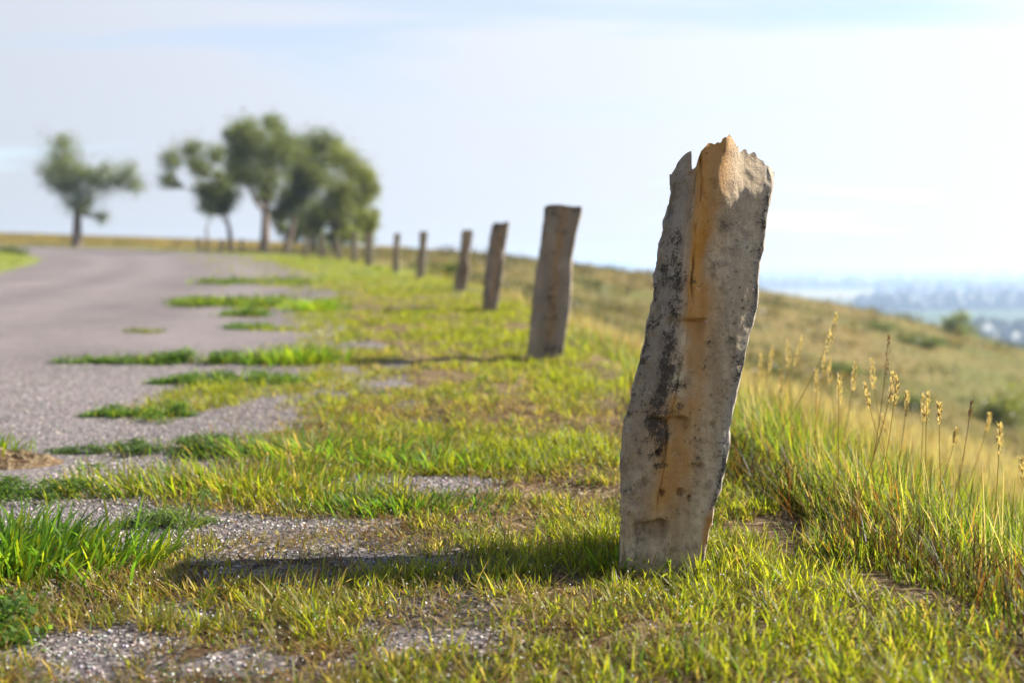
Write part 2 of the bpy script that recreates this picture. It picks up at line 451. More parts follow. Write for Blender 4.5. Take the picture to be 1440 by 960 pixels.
def surf_z(x, y):
    r = on_road(x, y)
    return np.where(r > 0.5, np.maximum(land(x, y) + 0.004, ground_z(x, y)), ground_z(x, y))

# valley plain
a = axis([(-16000, -3000, 12), (-3000, 3000, 24), (3000, 16000, 12)])
AX, AY = np.meshgrid(a, a)
PZ = -60.0
V = np.stack([AX.ravel(), AY.ravel(), np.full(AX.size, PZ)], 1)
idx = np.arange(AX.size).reshape(AX.shape)
F = np.stack([idx[:-1, :-1].ravel(), idx[:-1, 1:].ravel(), idx[1:, 1:].ravel(), idx[1:, :-1].ravel()], 1)
put('valley_plain', make_mesh('valley_plain', V, F), M_PLAIN, kind='structure')

# ------------------------------------------------------------------ limestone posts
def post(name, Yp, left, right, top, depth, hires, label, group, seed, paint, lean_y=0.0, base_z=None):
    """left / right: silhouettes as (v, u); top: (fraction across, v)"""
    lz = np.array([[ray_at(u, v, Yp)[2], ray_at(u, v, Yp)[0]] for v, u in left][::-1])
    rz_ = np.array([[ray_at(u, v, Yp)[2], ray_at(u, v, Yp)[0]] for v, u in right][::-1])
    tp = np.array([[f, ray_at(720, v, Yp)[2]] for f, v in top])
    bx = 0.5 * (lz[0, 1] + rz_[0, 1])
    bz = float(surf_z(bx, Yp)) if base_z is None else base_z
    nf, ns, nh = (120, 34, 230) if hires else (26, 10, 44)
    # perimeter in the unit square, corners rounded
    f = np.linspace(-1, 1, nf, endpoint=False); s = np.linspace(-1, 1, ns, endpoint=False)
    pa = np.concatenate([f, np.ones(ns), -f, -np.ones(ns)])
    pb = np.concatenate([-np.ones(nf), s, np.ones(nf), -s])
    n = len(pa)
    t = np.linspace(0, 1, nh)[:, None]
    A = np.tile(pa, (nh, 1)); B = np.tile(pb, (nh, 1))
    fr = (A + 1) / 2
    topz = np.interp(fr, tp[:, 0], tp[:, 1]) + (.0045 * fbm(fr * 28, 0 * fr + seed, oct=4, seed=seed + 9) * smooth(.25, .3, fr) if hires else 0)
    z0 = bz - 0.30
    Zp = z0 + t * (topz - z0)
    # the back edge of the top is lower and rougher
    xl = np.interp(Zp, lz[:, 0], lz[:, 1]); xr = np.interp(Zp, rz_[:, 0], rz_[:, 1])
    zl0, zr0 = lz[0], rz_[0]
    X = xl + (xr - xl) * fr
    Yy = Yp + depth * (B + 1) / 2 + lean_y * (Zp - bz)
    X = X + (bx + 0.05) * (Yy - Yp) / Yp + 0.010 * fr * (B + 1) / 2 - 0.004 * (1 - fr) * (B + 1) / 2
    # rounding of the arrises, stronger where knocked off
    cor = np.maximum(np.abs(A), 0) ** 8 * np.abs(B) ** 8
    rough = 0.012 + 0.010 * fbm(X * 3 + seed, Zp * 6, B * 2 + seed, oct=3, seed=seed)
    X = X - np.sign(A) * cor * 0.002
    # left third of the face is split back from the front
    gpos = np.interp(Zp, [bz, bz + 0.08, bz + 0.25, bz + 0.5, bz + 0.8, bz + 0.95], [0.36, 0.38, 0.41, 0.37, 0.26, 0.215])
    if not hires: gpos = np.full_like(gpos, 0.45)
    front = (B < -0.999)
    dz = np.zeros_like(X)
    sx, sz = (X - bx), (Zp - bz)
    big = fbm(sx * 7 + seed * 3.1, sz * 4, Yy * 7, oct=5, seed=seed + 40)
    fine = fbm(sx * 60, sz * 45 + seed, Yy * 60, oct=4, seed=seed + 60)
    rgh = 0.45 + 0.9 * smooth(0.3, 0.1, fr) * smooth(0, .06, fr) + 0.3 * smooth(0.9, 1.0, fr)
    mid_ = fbm(sx * 22 + seed, sz * 14, Yy * 22, oct=4, seed=seed + 80)
    dz += (0.005 if hires else .009) * big + 0.004 * mid_ * rgh + 0.011 * np.abs(mid_) * smooth(.30, .16, fr) * smooth(0, .04, fr) + 0.0028 * fine * rgh
    if hires:
        facet = smooth(0.0, 1.0, (gpos - fr) / 0.26)
        dz += 0.050 * facet * smooth(bz + 0.12, bz + 0.4, Zp)
        # crack down the drill line
        wob = 0.020 * fbm(sz * 11, 0 * sz, oct=5, seed=3)
        dz += 0.006 * np.exp(-((fr - gpos - wob) / 0.009) ** 2) * smooth(bz + .05, bz + .2, Zp) * (.55 + .6 * fbm(sz * 14, 0 * sz, oct=3, seed=6))
        dz += 0.004 * np.exp(-((fr - gpos - wob - 0.07) / 0.06) ** 2)
        # ledges: (v, fraction range, depth)
        for vv, f0, f1, dd, ww in ((451, 0.16, 0.55, 0.010, 0.012), (590, 0.2, 0.62, 0.012, 0.011), (738, 0.14, 0.55, 0.024, 0.014)):
            zc = ray_at(720, vv, Yp)[2] + 0.006 * fbm(fr * 6, 0 * fr, oct=2, seed=vv)
            dd = dd * 1.5; lat = smooth(f0, f0 + .06, fr) * smooth(f1, f1 - .08, fr)
            up = (Zp - zc)
            dz += dd * lat * np.where(up < 0, np.exp(-(up / (ww * 2.2)) ** 2), np.exp(-(up / (ww * 0.35)) ** 2))
        for uu, vv, rr, dd in ((927, 638, 0.008, 0.012), (931, 694, 0.007, 0.012), (956, 692, 0.009, 0.010), (968, 699, 0.005, 0.008), (1001, 597, 0.007, 0.006), (907, 678, 0.006, .006), (984, 655, 0.008, 0.006)):
            q = ray_at(uu, vv, Yp)
            dz += 1.5 * dd * np.exp(-((((X - q[0]) / rr) ** 2 + ((Zp - q[2]) / (rr * 1.2)) ** 2) * 1.6) ** 2)
        # flaked shoulder, top right
        q = ray_at(1070, 225, Yp)
        dz += 0.05 * smooth(q[2] - .05 - 0.1 * (1 - fr), q[2] + .03, Zp + 0.012 * big) * smooth(0.45, 0.75, fr)
    nrm_in = np.where(front, 1.0, np.where(B > 0.999, 0.0, (1 - B) / 2))
    Yy = Yy + dz * nrm_in
    Yy = Yy - np.where(B > 0.999, 0.018 * big + 0.004 * fine, 0)
    side = (np.abs(A) > 0.999) & ~front
    X = X - np.where(side, np.sign(A) * (0.004 * np.abs(big) + 0.003 * fine), 0) * smooth(-1, -.4, B)
    edge = smooth(0.85, 1.0, np.abs(A))
    X = X + edge * 0.0022 * fine + edge * 0.0016 * mid_ + edge * 0.002 * fbm(sz * 30, Yy * 20, oct=3, seed=seed + 5)
    V = np.stack([X, Yy, Zp], 2)
    tint_fr = [fr]; tint_z = [Zp]
    verts = [V.reshape(-1, 3)]
    # cap rings
    ncap = 12 if hires else 5
    cx, cy, cz = V[-1, :, 0].mean(), V[-1, :, 1].mean(), V[-1, :, 2]
    ringfr, ringz = [], []
    for kk in range(1, ncap + 1):
        g = 1 - kk / (ncap + 0.5)
        yy = cy + (V[-1, :, 1] - cy) * g; xx = V[-1, :, 0] + (bx + .05) * (yy - V[-1, :, 1]) / Yp
        ff = fr[-1]
        zt = np.interp(ff, tp[:, 0], tp[:, 1]) + (0.008 * fbm(xx * 30, yy * 30, oct=4, seed=seed + 71) - 0.012) * (1 - g) ** .5
        verts.append(np.stack([xx, yy, zt], 1)); ringfr.append(ff); ringz.append(zt)
    allV = np.concatenate(verts)
    nr = nh + ncap
    idx = np.arange(nr * n).reshape(nr, n)
    nxt = np.roll(idx, -1, axis=1)
    F = np.stack([idx[:-1].ravel(), nxt[:-1].ravel(), nxt[1:].ravel(), idx[1:].ravel()], 1)
    frA = np.concatenate([fr.ravel()] + ringfr); zA = np.concatenate([Zp.ravel()] + ringz)
    frontA = np.concatenate([front.ravel().astype(float), np.zeros(ncap * n)])
    gA = np.concatenate([gpos.ravel(), np.full(ncap * n, 0.3)])
    hgt = (zA - bz) / (tp[:, 1].max() - bz)
    at = paint(frA, hgt, frontA, gA, allV)
    allV = allV - np.array([bx, Yp, bz])
    me = make_mesh(name, allV, F, True, at)
    me.set_sharp_from_angle(angle=R(48 if hires else 40))
    return put(name, me, M_STONE, loc=(bx, Yp, bz), label=label, cat='fence post', group=group)

def paint_main(fr, h, front, g, V):
    q = fbm(V[:, 0] * 9, V[:, 2] * 5, V[:, 1] * 9, oct=4, seed=91)
    q2 = fbm(V[:, 0] * 22, V[:, 2] * 12, V[:, 1] * 22, oct=4, seed=92)
    d = fr - g
    rust = np.exp(-((d - 0.07) / (0.095 + 0.12 * smooth(.75, .35, h))) ** 2) * (0.65 + 0.7 * np.exp(-((h - 0.50) / 0.15) ** 2)) * smooth(0.06, 0.22, h)
    rust += 0.35 * np.exp(-(d / 0.03) ** 2) * smooth(.08, .3, h)
    rust += 0.7 * np.exp(-((d - 0.15) / 0.14) ** 2) * smooth(0.5, 0.9, h)
    rust += 0.7 * np.exp(-((fr - 0.97) / 0.05) ** 2) * np.exp(-((h - 0.12) / 0.06) ** 2)
    rust = np.maximum(rust, .85 * smooth(-.15, .07, d) * smooth(.44, .06, d) * smooth(.10, .3, h))
    rust = np.clip(rust * (1 + 0.7 * q + 0.45 * q2), 0, 0.95) * front
    crust = 0.85 * np.exp(-((d + 0.12 + 0.05 * q2) / 0.11) ** 2) * smooth(0.27, 0.36, h + 0.06 * q) * smooth(0.86, 0.66, h + .06 * q)
    crust = np.maximum(crust, 0.9 * np.exp(-((fr - 0.97) / 0.05) ** 2) * smooth(0.14, 0.2, h) * smooth(0.36, 0.24, h))
    crust = np.maximum(crust, 0.62 * smooth(0.25, 0.0, fr) * smooth(.25, .45, h) * smooth(.75, .6, h))
    crust = np.maximum(crust, 0.55 * np.exp(-((fr - 0.97) / 0.05) ** 2) * smooth(.3, .5, h))
    crust = np.maximum(crust, 0.75 * np.exp(-((d - 0.24) / 0.035) ** 2) * smooth(.45, .5, h) * smooth(.72, .6, h) * smooth(-.2, .4, q))
    spk = smooth(0.08, 0.25, d) * smooth(0.40, 0.62, h + 0.2 * q) * 0.55
    spk = np.maximum(spk, 0.6 * smooth(0.12, 0.0, h) * smooth(.35, .7, fr))
    spk = np.maximum(spk, 0.5 * smooth(0.0, -0.12, d))
    grey = np.maximum(.85 * smooth(0.0, -0.16, d) * smooth(.25, .5, h), 0.35 * smooth(.2, .45, d) * smooth(.45, .75, h))
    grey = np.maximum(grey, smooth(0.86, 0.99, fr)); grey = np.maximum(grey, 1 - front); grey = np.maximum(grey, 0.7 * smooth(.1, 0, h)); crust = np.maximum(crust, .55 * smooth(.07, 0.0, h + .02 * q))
    return {'rust': rust, 'crust': np.clip(crust, 0, 1) * (.25 + .75 * front), 'speckle': np.clip(spk, 0, 1), 'weather': 0 * fr, 'grey': np.clip(grey, 0, 1)}

def paint_far(fr, h, front, g, V):
    q = fbm(V[:, 0] * 9, V[:, 2] * 5, V[:, 1] * 9, oct=4, seed=93)
    d = fr - 0.55 - 0.05 * q
    rust = np.clip(np.exp(-(d / 0.16) ** 2) * (0.75 + 0.4 * q), 0, 0.9) * front * smooth(0.05, .2, h)
    rust = np.maximum(rust, .12 * front); grey = np.clip(0.65 + 0.4 * np.abs(d) * 2 - rust * .5, 0, 1)
    crust = np.clip(0.22 + 0.3 * q + 0.3 * smooth(0.8, 1.0, h) + 0.4 * smooth(.12, 0, fr) + .4 * smooth(.88, 1, fr), 0, 0.8) * front
    return {'rust': rust, 'crust': crust, 'speckle': np.clip(0.75 + .4 * q, 0, 1), 'grey': grey, 'weather': np.clip(.45 + .25 * q, 0, .8) * (.3 + .7 * front) * (1 - .4 * rust)}

GP = 'limestone fence posts along the road'
post('stone_post', 2.03,
     [(205, 962), (212, 957), (223, 953), (240, 949), (273, 947), (302, 940), (352, 931), (390, 925), (424, 923), (459, 915), (490, 908), (530, 897), (568, 890), (597, 881), (629, 876), (660, 873), (707, 872.5), (749, 872), (775, 871), (1000, 868)],
     [(205, 1090), (228, 1090), (249, 1090), (276, 1086), (297, 1081), (325, 1077), (349, 1076), (369, 1070), (393, 1069), (424, 1068), (455, 1061), (480, 1052), (537, 1041), (572, 1034), (607, 1025), (629, 1026), (653, 1023), (685, 1014), (714, 1004), (753, 997), (799, 990), (1000, 975)],
     [(0, 240), (0.03, 227), (0.07, 216), (0.10, 212), (0.125, 211), (0.145, 217), (0.16, 227), (0.18, 238), (0.21, 234), (0.216, 221), (0.224, 212), (0.245, 205), (0.27, 200), (0.33, 202.5), (0.42, 197), (0.50, 192), (0.60, 199), (0.68, 208), (0.85, 211), (0.93, 221), (1.0, 229)],
     0.20, True, 'tall leaning limestone post with orange rust streak and notched broken top', GP, 3, paint_main)
post('stone_post', 5.75,
     [(289, 766.5), (317, 764), (356, 758.6), (374, 755), (416, 749.5), (447, 747), (497, 741.7), (540, 738)],
     [(291, 818.5), (304, 817), (312, 814), (340, 808), (366, 804), (395, 803.5), (437, 801), (473, 795), (509, 789), (540, 785)],
     [(0, 290), (0.1, 288), (0.4, 287.5), (0.6, 289.5), (0.8, 290.5), (0.95, 290), (1, 292)], 0.24, False,
     'flat-topped limestone post standing next in line after the notched broken-topped post', GP, 12, paint_far)
post('stone_post', 10.0, [(314, 693), (333, 689), (363, 685), (393, 681), (433, 678.7), (460, 676)], [(312.5, 716), (333, 713), (355, 709), (380, 707.5), (417, 702.5), (438, 697), (460, 692)],
     [(0, 315), (0.2, 312.5), (0.5, 314), (0.8, 312), (1, 312)], 0.24, False, 'third limestone post of the row, slanting, counted from the notched broken-topped post', GP, 21, paint_far)
post('stone_post', 14.1, [(324, 649.5), (350, 648), (370, 645), (388, 640), (407, 637.5), (430, 635)], [(324, 665.5), (343, 663), (360, 658), (378, 660), (393, 658), (413, 653), (430, 650)],
     [(0, 324), (0.5, 323), (1, 324)], 0.24, False, 'narrow-waisted limestone post, fourth of the row from the notched broken-topped post', GP, 30, paint_far)
post('stone_post', 19.0, [(326, 590), (347, 590), (363, 587), (388, 585), (400, 584)], [(326, 601.5), (347, 599), (363, 600), (390, 596), (400, 595)],
     [(0, 326), (0.5, 325), (1, 326)], 0.24, False, 'fifth limestone post of the row, wider at its foot, from the notched broken-topped post', GP, 41, paint_far)
post('stone_post', 23.4, [(328, 554.5), (368, 552), (381, 551), (395, 550)], [(329, 563.5), (355, 561), (382, 561), (395, 560)],
     [(0, 328.5), (0.5, 327.5), (1, 329)], 0.24, False, 'sixth limestone post, thin, last one clear of the trees', GP, 52, paint_far)
for i, (px, py) in enumerate(POSTS[6:]):
    h = 0.98 + 0.12 * math.sin(i * 2.3)
    zb = float(surf_z(px, py)); wpx = (0.24 + 0.03 * math.sin(i * 5)) / py * FPX / 2
    uc = 720 + FPX * px / py
    vb = 372 - FPX * zb / py; vt = 372 - FPX * (zb + h) / py
    ln = 1.2 * math.sin(i * 1.7 + 1)
    post('stone_post', py, [(vt, uc - wpx + ln), (vb, uc - wpx - ln), (vb + 30, uc - wpx - ln)], [(vt, uc + wpx * .85 + ln), (0.5 * (vt + vb), uc + wpx * .8), (vb, uc + wpx - ln), (vb + 30, uc + wpx - ln)],
         [(0, vt + .3), (0.5, vt - .4), (1, vt + .2)], 0.22, False, 'small far limestone post along the road bend among the tree trunks', GP, 60 + i, paint_far)

# ------------------------------------------------------------------ grass
def blades(P, yaw, h, w, lean, bend, nseg, c0, c1, dark=0.0):
    """many separate blades as one mesh: returns V, F, colours"""
    n = len(P)
    d = np.stack([np.cos(yaw), np.sin(yaw), np.zeros(n)], 1)
    tw = yaw + np.pi / 2 + rng.uniform(-0.7, 0.7, n)
    s = np.stack([np.cos(tw), np.sin(tw), np.zeros(n)], 1)
    Vs, Cs = [], []
    for k in range(nseg):
        t = k / nseg
        hor = h * (lean * t + bend * t * t)
        ver = h * (t * np.sqrt(np.clip(1 - lean ** 2 * .8, .05, 1)) - 0.45 * bend * t ** 2.4)
        ww = w * (0.75 + 0.5 * t if t < .5 else 1.0 - 1.1 * (t - .5)) * 0.5
        c = P + d * hor[:, None]; c[:, 2] += ver
        Vs.append(c - s * ww[:, None]); Vs.append(c + s * ww[:, None])
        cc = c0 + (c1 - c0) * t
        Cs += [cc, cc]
    hor = h * (lean + bend); ver = h * (np.sqrt(np.clip(1 - lean ** 2 * .8, .05, 1)) - 0.45 * bend)
    c = P + d * hor[:, None]; c[:, 2] += ver
    Vs.append(c); Cs.append(c1)
    m = 2 * nseg + 1
    V = np.stack(Vs, 1).reshape(-1, 3); C = np.stack(Cs, 1).reshape(-1, 3)
    base = (np.arange(n) * m)[:, None]
    q = [np.concatenate([base + 2 * k, base + 2 * k + 1, base + 2 * k + 3, base + 2 * k + 2], 1) for k in range(nseg - 1)]
    tri = np.concatenate([base + 2 * nseg - 2, base + 2 * nseg - 1, base + 2 * nseg], 1)
    return V, (np.concatenate(q) if q else None), tri, C

def blade_object(name, sets, mat, **kw):
    Vs, Qs, Ts, Cs, off = [], [], [], [], 0
    for V, Q, T, C in sets:
        Vs.append(V); Cs.append(C)
        if Q is not None: Qs.append(Q + off)
        Ts.append(T + off); off += len(V)
    F = ([np.concatenate(Qs)] if Qs else []) + [np.concatenate(Ts)]
    return put(name, make_mesh(name, np.concatenate(Vs), F, True, None, np.clip(np.concatenate(Cs), 0, 1)), mat, **kw)

YG = np.array([0.36, 0.42, 0.030]); DG = np.array([0.10, 0.21, 0.030]); ST = np.array([0.52, 0.40, 0.17]); BR = np.array([0.26, 0.13, 0.05]); OL = np.array([0.33, 0.33, 0.05])
def sample(n, x0, x1, y0, y1):
    return rng.uniform(x0, x1, n), rng.uniform(y0, y1, n)

def lawn_mask(x, y):
    nz = 0.14 * fbm(x * 5, y * 5, oct=3, seed=77) + 0.11 * (np.minimum(y, 30) / 4) * fbm(x * 1.6, y * 1.6, oct=2, seed=78)
    m = smooth(-0.06, 0.12, x - lawn_edge(y) + nz)
    isl = smooth(.22, .42, fbm(x * 2.1 + 3, y * 1.5, oct=3, seed=79)) * smooth(-.85, -.25, (x - lawn_edge(y)) / (1 + np.maximum(y - 4, 0) * .1)) * smooth(2.9, 3.4, y) * (y < 60)
    m = np.maximum(m, .85 * isl)
    m *= smooth(-0.10, 0.25, verge(y) - x + nz)
    m *= 1 - bare(x, y)
    return m

def lawn_batch(x, y, wscale, hscale, nseg):
    # turf grows in small tussocks: most blades spring outward from a shared crown
    nt = max(1, len(x) // 16)
    own = rng.integers(0, nt, len(x)); loose = rng.random(len(x)) < .28
    sp = .011 * wscale ** .8
    ox, oy = np.clip(rng.normal(0, 1, (2, len(x))), -2, 2) * sp
    x = np.where(loose, x, x[own] + ox); y = np.where(loose, y, y[own] + oy)
    out_yaw = np.where(loose, rng.uniform(0, 2 * np.pi, len(x)), np.arctan2(oy, ox) + rng.normal(0, .5, len(x)))
    vig = rng.uniform(.55, 1.35, nt)[own]; hue = rng.random(nt)[own]
    mk = lawn_mask(x, y)
    patch = fbm(x * 2.2, y * 2.2, oct=4, seed=101); fine = fbm(x * 9, y * 9, oct=3, seed=102)
    thin = 0.22 + 0.78 * smooth(-0.65, 0.15, patch + 0.7 * fine + 0.2)
    keep = rng.random(len(x)) < mk * thin
    x, y, patch, fine, out_yaw, vig, hue = [q[keep] for q in (x, y, patch, fine, out_yaw, vig, hue)]
    n = len(x)
    # bright growth on the right, dry short turf on the left foreground
    green = smooth(-0.6, 0.5, x) * 0.5 + 0.25 + 0.5 * patch
    mound = np.exp(-(((x + 0.72) / 0.33) ** 2 + ((y - 2.76) / 0.14) ** 2))
    far = smooth(3, 8, y)
    dry = np.clip(0.70 + 0.35 * smooth(-.45, -.9, x) * smooth(2.2, 2.0, y) - green * 0.5 - 0.25 * far - 0.3 * mound, 0.10, 0.75)
    h = 0.019 + 0.018 * rng.random(n) + 0.028 * np.clip(green, 0, 1) + 0.035 * mound + 0.012 * fine
    h *= hscale * rng.uniform(0.55, 1.25, n) * vig
    h = np.clip(h, 0.010, None)
    w = rng.uniform(0.0018, 0.0040, n) * wscale
    r = np.clip(.55 * hue + .45 * rng.random(n), 0, 1)
    c1 = YG * (0.55 + 0.65 * rng.random((n, 1)))
    isd = r < dry * 0.8
    c1 = np.where((r > 0.80)[:, None], DG * (0.8 + .6 * rng.random((n, 1))), c1)
    c1 = np.where(isd[:, None], ST * (0.6 + 0.55 * rng.random((n, 1))), c1)
    c1 = np.where((r < dry * 0.16)[:, None], BR, c1)
    c1 = np.where(((r > .6) & (r < .75))[:, None], OL * (0.8 + .5 * rng.random((n, 1))), c1)
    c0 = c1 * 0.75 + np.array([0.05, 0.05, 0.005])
    z = surf_z(x, y) - 0.004
    lean = np.abs(rng.normal(0.34, 0.22, n)); lean = np.where(isd, lean + rng.uniform(0, .5, n), lean)
    lean = np.clip(lean, 0, 0.95)
    bend = rng.uniform(0.0, 0.5, n)
    return blades(np.stack([x, y, z], 1), out_yaw, h, w, lean, bend, nseg, c0, c1)

sets = []
for n, x0, x1, y0, y1, ws, hs, ns in ((150000, -1.5, 1.5, 1.15, 3.6, 1.0, 1.0, 3), (26000, -1.4, 1.6, .5, 1.15, 1.2, 1.0, 2), (60000, -1.7, 1.0, 3.6, 6.2, 1.25, 1.05, 3), (52000, -3.0, 1.0, 6.2, 11, 1.9, 1.1, 2),
                                      (42000, -6.0, 0.5, 11, 21, 3.4, 1.25, 2), (42000, -16, -1.2, 21, 45, 7.0, 1.4, 2), (26000, -38, -5, 45, 92, 14, 1.7, 2)):
    x, y = sample(n, x0, x1, y0, y1)
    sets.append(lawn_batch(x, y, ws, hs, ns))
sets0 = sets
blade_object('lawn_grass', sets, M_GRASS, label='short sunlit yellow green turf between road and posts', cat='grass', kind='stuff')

# thatch: dry litter lying flat in the turf
x, y = sample(26000, -1.3, 1.1, 1.2, 4.2)
k = rng.random(len(x)) < np.clip(lawn_mask(x, y) + 0.12, 0, 1) * (x < verge(y) + .3) * (x > lawn_edge(y) - .1)
x, y = x[k], y[k]; n = len(x)
lc = np.where(rng.random((n, 1)) < .5, ST * .8, BR) * rng.uniform(.5, 1.2, (n, 1))
blade_object('dry_litter', [blades(np.stack([x, y, surf_z(x, y) + rng.uniform(0.001, .012, n)], 1), rng.uniform(0, 6.3, n), rng.uniform(.015, .05, n), rng.uniform(.0015, .004, n), np.full(n, .97), rng.uniform(-.2, .1, n), 2, lc, lc)],
             M_STRAW, label='dry brown grass litter lying flat in the turf', cat='litter', kind='stuff')

# tall bank grass
def tall_batch(x, y, ws, hs, nseg, tall=True):
    d = x - verge(y)
    cl = fbm(x * 1.7, y * 1.7, oct=3, seed=201); cf = vnoise(x * 6, y * 6, seed=202)
    keep = (d > -0.05 + 0.12 * cf) & (rng.random(len(x)) < 0.35 + 0.65 * smooth(-.55, .3, cl + .5 * cf))
    x, y, d, cl, cf = x[keep], y[keep], d[keep], cl[keep], cf[keep]
    n = len(x)
    ramp_ = smooth(-.05, .32, d)
    far = smooth(4, 12, y)
    r = rng.random(n)
    straw = r < 0.17 + 0.36 * far + 0.22 * smooth(.8, 2.2, d) + .12 * cl
    h = (0.06 + (0.165 + .075 * smooth(5, 3.5, y)) * ramp_ + 0.06 * cl) * rng.uniform(0.5, 1.15, n) * hs * (1 - .3 * far)
    h = np.where(straw, h * 1.2, h)
    w = np.where(straw, rng.uniform(.0014, .003, n), rng.uniform(0.002, 0.0046, n)) * ws
    g = np.where((rng.random(n) < .38)[:, None], YG, DG * 1.1) * rng.uniform(.6, 1.2, (n, 1))
    gold = np.where((rng.random(n) < .6)[:, None], np.array([.50, .43, .25]), np.array([0.36, 0.23, 0.10])) * rng.uniform(.6, 1.15, (n, 1))
    c1 = np.where(straw[:, None], gold, g * .7 + OL * .3)
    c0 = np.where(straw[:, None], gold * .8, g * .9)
    rus = rng.random(n) < .08
    c1 = np.where(rus[:, None], np.array([.40, .15, .05]), c1)
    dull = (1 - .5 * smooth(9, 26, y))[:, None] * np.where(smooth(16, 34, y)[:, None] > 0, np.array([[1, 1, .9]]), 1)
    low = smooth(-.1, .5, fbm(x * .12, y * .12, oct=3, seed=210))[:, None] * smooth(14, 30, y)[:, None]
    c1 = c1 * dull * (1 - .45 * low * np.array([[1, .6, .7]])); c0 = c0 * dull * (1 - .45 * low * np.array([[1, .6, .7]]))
    z = surf_z(x, y) - 0.01
    lean = np.clip(np.abs(rng.normal(.16, .13, n)), 0, .7); bend = rng.uniform(0, .45, n)
    yaw = rng.normal(2.7, 1.5, n)
    return blades(np.stack([x, y, z], 1), yaw, h, w, lean, bend, nseg, c0, c1)
sets = []
for n, x0, x1, y0, y1, ws, hs, ns in ((104000, 0.45, 2.6, 1.2, 4.0, 1.0, 1.0, 5), (9000, .6, 2.4, .2, 1.2, 1.4, 1, 3), (38000, 0.2, 5.0, 4.0, 8.0, 1.5, .85, 4), (36000, -0.6, 10, 8, 17, 3.0, .85, 3),
                                      (38000, -3, 22, 17, 36, 6.0, 1.15, 2), (34000, -14, 40, 36, 64, 10, 1.2, 2), (34000, -30, 60, 64, 110, 16, 1.3, 2)):
    x, y = sample(n, x0, x1, y0, y1)
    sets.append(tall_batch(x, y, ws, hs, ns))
for n, x0, x1, y0, y1, ws in ((2300, .6, 2.8, 1.6, 4.2, .75), (2600, .3, 5, 4.2, 9, 1.1), (3000, -.3, 9, 9, 18, 3)):
    x, y = sample(n, x0, x1, y0, y1)
    k = (x - verge(y) > .12) & (rng.random(n) < .5 + .5 * vnoise(x * 3, y * 3, seed=230))
    x, y = x[k], y[k]; n = len(x)
    c = np.array([.58, .49, .32]) * rng.uniform(.65, 1.15, (n, 1))
    sets.append(blades(np.stack([x, y, surf_z(x, y)], 1), rng.normal(2.9, 1.2, n), rng.uniform(.18, .37, n), rng.uniform(.0014, .0026, n) * ws, rng.uniform(0, .18, n), rng.uniform(0, .3, n), 5, c * .8, c))
x, y = sample(26000, .4, 2.2, 1.3, 4.5)
k = (x - verge(y) > -.04) & (x - verge(y) < .75)
x, y = x[k], y[k]; n = len(x)
c = np.where((rng.random(n) < .45)[:, None], BR * .6, np.array([.10, .11, .03])) * rng.uniform(.5, 1.1, (n, 1))  # dark blades stand in for the shade at the foot of the tall grass
sets.append(blades(np.stack([x, y, surf_z(x, y)], 1), rng.uniform(0, 6.3, n), rng.uniform(.06, .17, n), rng.uniform(.002, .004, n), rng.uniform(0, .7, n), rng.uniform(0, .4, n), 3, c, c))
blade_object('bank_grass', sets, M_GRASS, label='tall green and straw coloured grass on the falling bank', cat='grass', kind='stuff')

# field beyond the bend and left verge
sets = []
for n, x0, x1, y0, y1, ws, hs in ((36000, -110, -12, 84, 190, 20, 1.0), (16000, -34, -9, 10, 62, 5, .4)):
    x, y = sample(n, x0, x1, y0, y1)
    out_ = (x > right_edge(y) + .6) | (y > 106)
    inn = (x < left_edge(y) - .1)
    k = (out_ & (x < verge(y))) | (y > 106) if y0 > 50 else inn
    x, y = x[k], y[k]; n = len(x)
    h = rng.uniform(.25, .55, n) * hs
    if y0 > 50:
        c = np.where((rng.random(n) < .75)[:, None], np.array([.40, .29, .07]), np.array([.24, .22, .06])) * rng.uniform(.7, 1.1, (n, 1))
    else:
        c = np.where((rng.random(n) < .8)[:, None], YG, OL) * rng.uniform(.8, 1.1, (n, 1))
    sets.append(blades(np.stack([x, y, surf_z(x, y) - .02], 1), rng.uniform(0, 6.3, n), h, rng.uniform(.003, .006, n) * ws, rng.uniform(0, .5, n), rng.uniform(0, .4, n), 2, c * .9, c))
blade_object('field_grass', sets, M_GRASS, label='golden grass of the field beyond the bend and left verge', cat='grass', kind='stuff')

# ------------------------------------------------------------------ loose chips bedded in the near road surface
oc = np.array([[1, 0, 0], [-1, 0, 0], [0, 1, 0], [0, -1, 0], [0, 0, 1], [0, 0, -1]], float)
of = np.array([[0, 2, 4], [2, 1, 4], [1, 3, 4], [3, 0, 4], [2, 0, 5], [1, 2, 5], [3, 1, 5], [0, 3, 5]])
cx_, cy_ = sample(30000, -1.4, .35, 1.3, 3.2)
x2, y2 = sample(24000, -2.7, -.3, 3.2, 6.0)
cx_, cy_ = np.concatenate([cx_, x2]), np.concatenate([cy_, y2])
k = (on_road(cx_, cy_) > .5) & (rng.random(len(cx_)) < 1 - .85 * lawn_mask(cx_, cy_))
cx_, cy_ = cx_[k], cy_[k]; n = len(cx_)
sz = rng.uniform(.0022, .0052, n)
V = oc[None] * rng.uniform(.6, 1.25, (n, 6, 1)) + rng.normal(0, .22, (n, 6, 3))
V[:, :, 2] *= .7
V = V * sz[:, None, None]
V += np.stack([cx_, cy_, land(cx_, cy_) + .004 + sz * .25], 1)[:, None, :]
F = (of[None] + (np.arange(n) * 6)[:, None, None]).reshape(-1, 3)
g = rng.choice([.06, .11, .17, .25, .38, .5], n, p=[.2, .25, .25, .15, .1, .05])
cc = np.stack([g * 1.03, g * .94, g * .90], 1) * rng.uniform(.85, 1.15, (n, 3))
